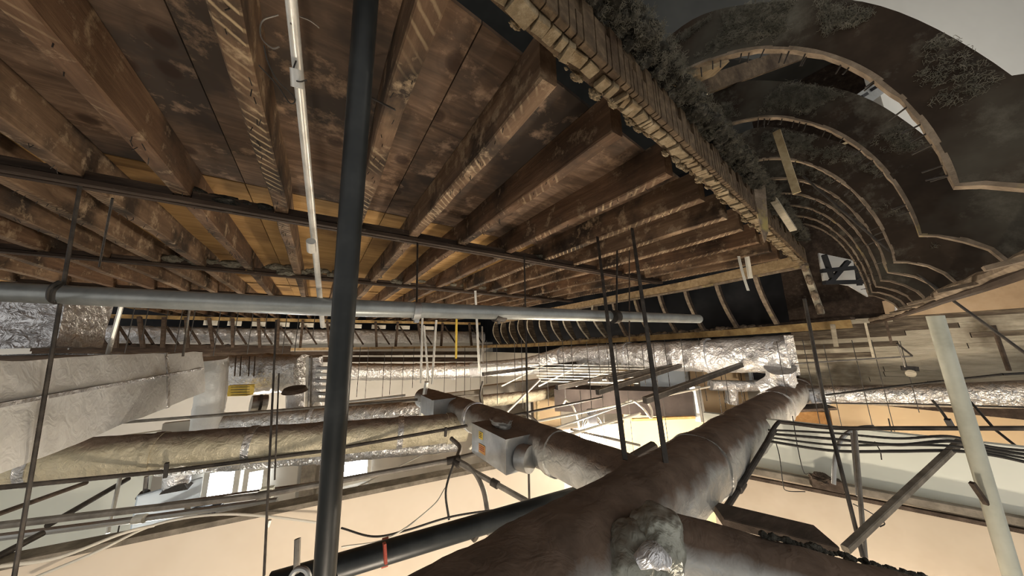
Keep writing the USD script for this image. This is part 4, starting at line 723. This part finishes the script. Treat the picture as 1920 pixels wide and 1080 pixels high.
T('cross_brace', 'flat timber brace behind the largest curved rib', 'brace', P(None, bar(at(1310, 165, d=1.75), at(1510, 95, d=2.1), .10, .03, up=(0, 1, 0)), 'kerf_wood', smooth=False))
T('inner_brace', 'short timber brace between the edge beam and the largest rib', 'brace', P(None, bar(at(1255, 165, d=1.45), at(1350, 125, d=1.6), .09, .03), 'pale_timber', smooth=False))
T('steel_channel', 'grey slotted steel channel behind the largest rib', 'channel', P('web', bar(at(1590, 205, d=3.0), at(1662, 154, d=3.2), .05, .15), 'galvanised', smooth=False), *[P('slot', bar(at(1612 + 26 * i, 184 - 18 * i, d=2.99 + .07 * i), at(1622 + 26 * i, 178 - 18 * i, d=3.01 + .07 * i), .05, .03), 'black_plastic', smooth=False) for i in range(2)])
T('plasterboard_sheet', 'grey painted panel high behind the edge beam', 'panel', P(None, plate([(0, 0), (1.6, -.2), (1.5, 1.3), (0, 1.3)], .03, at(1180, 85, d=3.0), AX[:, 0], -AX[:, 1]), 'attic_grey', smooth=False))
T('spike_nail', 'bent spike sticking out beside the black vertical pipe at the top', 'nail', P(None, rod(at(697, 184, d=1.22), at(741, 206, d=1.18), .004, 6), 'steel_dark'))
for i, (pts, lab) in enumerate([([(522, 28, .9), (492, 40, .9), (490, 70, .9), (510, 90, .9), (524, 88, .9)], 'curly wire left of the ceiling conduit at the top'), ([(495, 85, .9), (502, 115, .92), (520, 150, .95), (550, 180, 1.), (552, 192, 1.), (542, 192, 1.), (520, 160, .97), (485, 122, .92)], 'looped wire hanging left of the ceiling conduit'), ([(556, 112, .92), (550, 130, .92), (551, 148, .92), (562, 153, .92), (575, 150, .92)], 'wire hook over the ceiling conduit'), ([(545, 45, .85), (552, 30, .86), (575, 36, .88), (590, 45, .9), (598, 52, .92)], 'curly wire right of the ceiling conduit at the top')]):
    pipe('curly_wire', lab, 'wire', pts, .0022, 'steel_mid' if i in (0, 3) else 'cable_black', n=5, m=40)

# ================================================================== grid, channels and clutter at centre right
for k, (a, c, d0, d1) in enumerate([((1044, 727), (1195, 697), 3.6, 4.6), ((1120, 736), (1276, 686), 3.3, 4.6), ((1209, 752), (1400, 681), 2.9, 4.2), ((1140, 712), (1274, 684), 3.9, 5.0), ((905, 702), (1085, 680), 5.0, 6.4)]):
    T('strut_channel', f'dark steel channel sloping up to the right before the far foil duct, {ORD[k]} of five', 'channel', P('web', bar(at(*a, d=d0), at(*c, d=d1), .045, .05), 'steel_dark', smooth=False), P('lip', bar(at(*a, d=d0) + V(0, 0, .03), at(*c, d=d1) + V(0, 0, .03), .06, .006), 'steel_mid', smooth=False))
gp = []
for k, yy in enumerate(np.linspace(684, 716, 7)):
    gp.append(P('cross_tee', bar(at(990 + 4 * k, yy - 1, d=5.2 - .2 * k), at(1215 - 3 * k, yy + 3, d=5.0 - .2 * k), .014, .014), 'conduit', smooth=False))
for k, px in enumerate((1000, 1070, 1140, 1200)):
    gp.append(P('main_tee', bar(at(px - 60, 724, d=4.2), at(px + 25, 682, d=5.6), .014, .02), 'white_paint', smooth=False))
T('ceiling_grid', 'grid of thin white ceiling bars below the far foil duct', 'grid', *gp)
for i, (a, c, r_, mt, lab) in enumerate([((880, 842, 3.0), (1012, 712, 3.8), .014, 'cable_pale', 'white bar leaning up to the right above the branch duct'), ((958, 800, 3.0), (1330, 725, 4.2), .013, 'cable_pale', 'long white bar above the lamp-lit room, the upper one'), ((1000, 835, 2.9), (1200, 775, 3.5), .014, 'cable_pale', 'long white bar above the lamp-lit room, the lower one'), ((985, 822, 2.9), (1190, 752, 3.6), .010, 'conduit', 'thin pale bar between the two long white bars'), ((630, 756, 4.), (760, 741, 4.2), .016, 'conduit', 'pale bar right of the black pipe above the grey foil tube'),
        ((905, 790, 2.9), (1130, 745, 3.6), .012, 'steel_dark', 'dark bar above the branch duct at the centre'), ((850, 690, 6.), (1010, 682, 6.), .02, 'conduit', 'pale level bar before the far low duct'), ((1070, 805, 3.2), (1200, 835, 3.2), .012, 'steel_mid', 'grey bar sloping down right beside the glaring lamp'), ((1100, 850, 2.9), (1120, 838, 3.), .014, 'steel_mid', 'short grey pipe right of the branch duct'), ((1150, 882, 2.4), (1225, 838, 2.75), .05, 'soffit_dark', 'thick grey tube end below the glaring lamp')]):
    pipe('bar', lab, 'bar', [a, c], r_, mt)
pipe('grey_hose', 'grey hose looping down beside the straight centre rod', 'hose', [(905, 715, 3.6), (900, 745, 3.5), (912, 772, 3.3), (945, 780, 3.2), (985, 777, 3.1), (1010, 795, 3.0), (1030, 830, 2.8)], .013, 'steel_mid', m=50)
pipe('white_hose', 'white flexible hose arching below the blue panel', 'hose', [(1165, 758, 3.6), (1185, 751, 3.6), (1205, 765, 3.5), (1220, 783, 3.5), (1222, 770, 3.5), (1214, 753, 3.5)], .014, 'cable_pale', m=40)
pipe('white_hose', 'white flexible hose arching left of the lamp-lit room', 'hose', [(1055, 760, 3.8), (1062, 750, 3.8), (1075, 765, 3.7), (1083, 790, 3.6), (1090, 825, 3.5)], .014, 'cable_pale', m=40)
T('blue_partition', 'pale blue door-sized panel behind the sloping dark channels', 'panel', P('panel', wall(at(1200, 715, d=6.2), at(1292, 715, d=6.0), -1.1, -.35, .05), 'wall_blue'), P('frame', wall(at(1188, 715, d=6.25), at(1200, 715, d=6.2), -1.1, -.35, .06), 'steel_mid'))
T('beige_partition', 'beige panel left of the pale blue panel', 'panel', P(None, wall(at(1160, 715, d=6.3), at(1188, 715, d=6.25), -1.6, -.35, .05), 'wall_peach'))
T('tan_partition', 'tan panel right of the pale blue panel', 'panel', P(None, wall(at(1296, 715, d=5.9), at(1405, 715, d=5.6), -1.6, -.33, .05), 'wall_peach'))
T('dark_opening', 'dark cabinet with grey door edge near the right end of the far foil duct', 'opening', P('body', wall(at(1408, 705, d=5.2), at(1436, 705, d=5.1), -.85, -.3, .2), 'black_plastic'), P('door', wall(at(1404, 705, d=5.15), at(1411, 705, d=5.1), -.85, -.3, .02), 'wall_blue'))  # darkness of the opening painted on as a black slab
s0, s1 = at(1040, 750, d=4.6), at(1300, 775, d=4.3)
T('dark_soffit', 'dark purplish soffit box above the lamp-lit wall', 'soffit', P('box', wall(at(1040, 760, d=4.7), at(1302, 770, d=4.2), -1.06, -.72, .5), 'soffit_dark'), P('edge', bar(at(1185, 787, d=4.1), at(1302, 782, d=4.05), .05, .03), 'orange_timber', smooth=False, label='raw orange timber edge'))
T('steel_column', 'grey steel column right of the dark soffit', 'column', P('web', bar(at(1300, 724, d=4.3), at(1312, 790, d=4.2), .08, .08), 'galvanised', smooth=False), P('flange', bar(at(1308, 724, d=4.3), at(1320, 790, d=4.2), .015, .12), 'galvanised', smooth=False))
T('timber_frame', 'tan panel and timber frame left of the dark soffit', 'frame', P('panel', wall(at(1000, 765, d=5.6), at(1050, 770, d=5.4), -1.5, -.95, .05), 'wall_peach'), P('stud', bar(at(1008, 745, d=5.3), at(1008, 800, d=5.3), .05, .05), 'lath_strip', smooth=False), P('stud', bar(at(990, 748, d=5.3), at(992, 800, d=5.3), .08, .05), 'conduit', smooth=False))
T('small_duct_run', 'pale insulated pipe below the ceiling grid at the centre', 'pipe', P('wrapped_pipe', duct([at(905, 752, d=5.), at(1000, 742, d=5.2), at(1045, 732, d=5.4)], .10, 16, .06, crumple=.006, seed=30), 'foil_yellow'), fband(at(945, 748, d=5.1), V(1, .3, 0), .108))
T('beige_bulkhead', 'long beige bulkhead beam behind the straight centre rod', 'bulkhead', P(None, bar(at(905, 737, d=6.5), at(1100, 712, d=7.), .2, .30), 'wall_grey', smooth=False))
T('exhaust_hood', 'dark trapezoid hood with a silver neck below the yellowish duct', 'hood', P('skirt', loft([np.array([at(px, py, d=3.3 + dd) for px, py, dd in ((298, 928, 0), (352, 918, 0), (366, 902, .5), (312, 910, .5))]), np.array([at(px, py, d=3.3 + dd) for px, py, dd in ((314, 914, .05), (346, 908, .05), (352, 900, .3), (320, 903, .3))])]), 'steel_dark', smooth=False), P('neck', tube([at(331, 908, d=3.45), at(333, 880, d=3.45)], .115, 18), 'foil_bright'))
T('pendant_fitting', 'dark pendant light fitting hanging left of the hood', 'lamp', P('stem', rod(at(275, 893, d=3.4), at(272, 922, d=3.4), .02, 8), 'steel_mid'), P('shade', tube([at(272, 922, d=3.4), at(270, 931, d=3.4)], [.04, .065], 14), 'steel_dark'))
T('black_shelf', 'dark shelf unit in the bluish room below the largest window', 'shelf', P('top', bar(at(360, 953, d=3.7), at(405, 947, d=3.7), .15, .05), 'black_plastic', smooth=False), P('body', bar(at(362, 964, d=3.75), at(408, 958, d=3.75), .15, .10), 'black_plastic', smooth=False), P('drawer', bar(at(412, 954, d=3.7), at(462, 948, d=3.7), .1, .06), 'steel_mid', smooth=False))
T('red_sign', 'small red and white board leaning in the room below the narrow window', 'board', P('board', bar(at(466, 975, d=3.8), at(482, 945, d=3.8), .10, .04), 'red_paint', smooth=False), P('white_strip', bar(at(476, 978, d=3.75), at(484, 952, d=3.75), .05, .03), 'white_paint', smooth=False))
T('window_shade', 'dark panel under the bright window right of the black vertical pipe', 'panel', P('dark', wall(at(646, 915, y=6.2), at(686, 912, y=6.2), -2.72, -2.48, .05), 'black_plastic'), P('sill', wall(at(643, 925, y=6.15), at(688, 920, y=6.15), -2.9, -2.74, .05), 'wall_blue'))
T('overhead_beam', 'pale horizontal beam under the windows beyond the cream wall', 'beam', P('web', bar(at(290, 952, d=3.4), at(600, 908, d=3.9), .06, .06), 'galvanised', smooth=False), P('end_box', bar(at(487, 931, d=3.6), at(512, 927, d=3.65), .08, .18), 'wall_white', smooth=False))

# ================================================================== lamps: one in view, the rest unseen and placed for their light
def lamp(p, lab, r_=.06, mt='bulb', name='caged_lamp'):
    cage = [tube([p + V(math.cos(a) * r_ * 1.5 * math.sin(t), math.sin(a) * r_ * 1.5 * math.sin(t), -math.cos(t) * r_ * 1.6) for t in np.linspace(.1, 2.6, 9)], .003, 5) for a in (0, 1.57, 3.14, 4.71)]
    T(name, lab, 'lamp', P('bulb', trimesh.creation.icosphere(subdivisions=3, radius=r_).apply_translation(p), mt), P('socket', tube([p + V(0, 0, r_ * .9), p + V(0, 0, r_ * 2.2)], r_ * .5, 12), 'black_plastic'), P('cage', cage, 'steel_mid'), P('cord', rod(p + V(0, 0, r_ * 2.2), p + V(0, 0, r_ * 2.2 + .5), .005, 5), 'cable_black'))
lamp(at(1112, 812, d=3.5), 'glaring bare work lamp in the lamp-lit room', .12)
lamp(at(1320, 940, d=3.4), 'unseen lamp behind the main duct, placed to light the lamp-lit room', .07)  # out of view; brightens the lamp-lit room
lamp(V(.1, .9, -2.0), 'unseen lamp below the frame, placed to light the cream wall and the deck', .098)  # out of view; lights the cream wall and the deck above
lamp(V(2.2, .05, -2.3), 'unseen lamp below the frame, placed to light the right-hand wall', .078)  # out of view; lights the panels at bottom right
lamp(V(-1.3, 4.3, -2.1), 'unseen lamp behind the cream wall, placed to light the room there', .045, 'unseen_bulb_cool')  # out of view; brightens the room with the windows
lamp(V(-.9, 9.2, -1.8), 'unseen lamp far back under the left of the roof, placed to light the far end', .15)  # out of view; lights the far deck on the left
lamp(V(3.9, 8.3, -1.8), 'unseen lamp far back under the right of the roof, placed to light the far end', .15)  # unseen; lights the far foil duct and the deck over it
lamp(V(4.4, -1.9, 2.9), 'unseen lamp in the attic, placed to light the white wall behind the curved ribs', .05, 'unseen_bulb_cool')  # unseen; brightens the white plasterboard wall
lamp(at(1700, 930, d=2.7), 'unseen lamp behind the greenish white wall at right, placed to light the lath wall', .075)  # unseen; lights the laths, the peach strip and the foil pipe
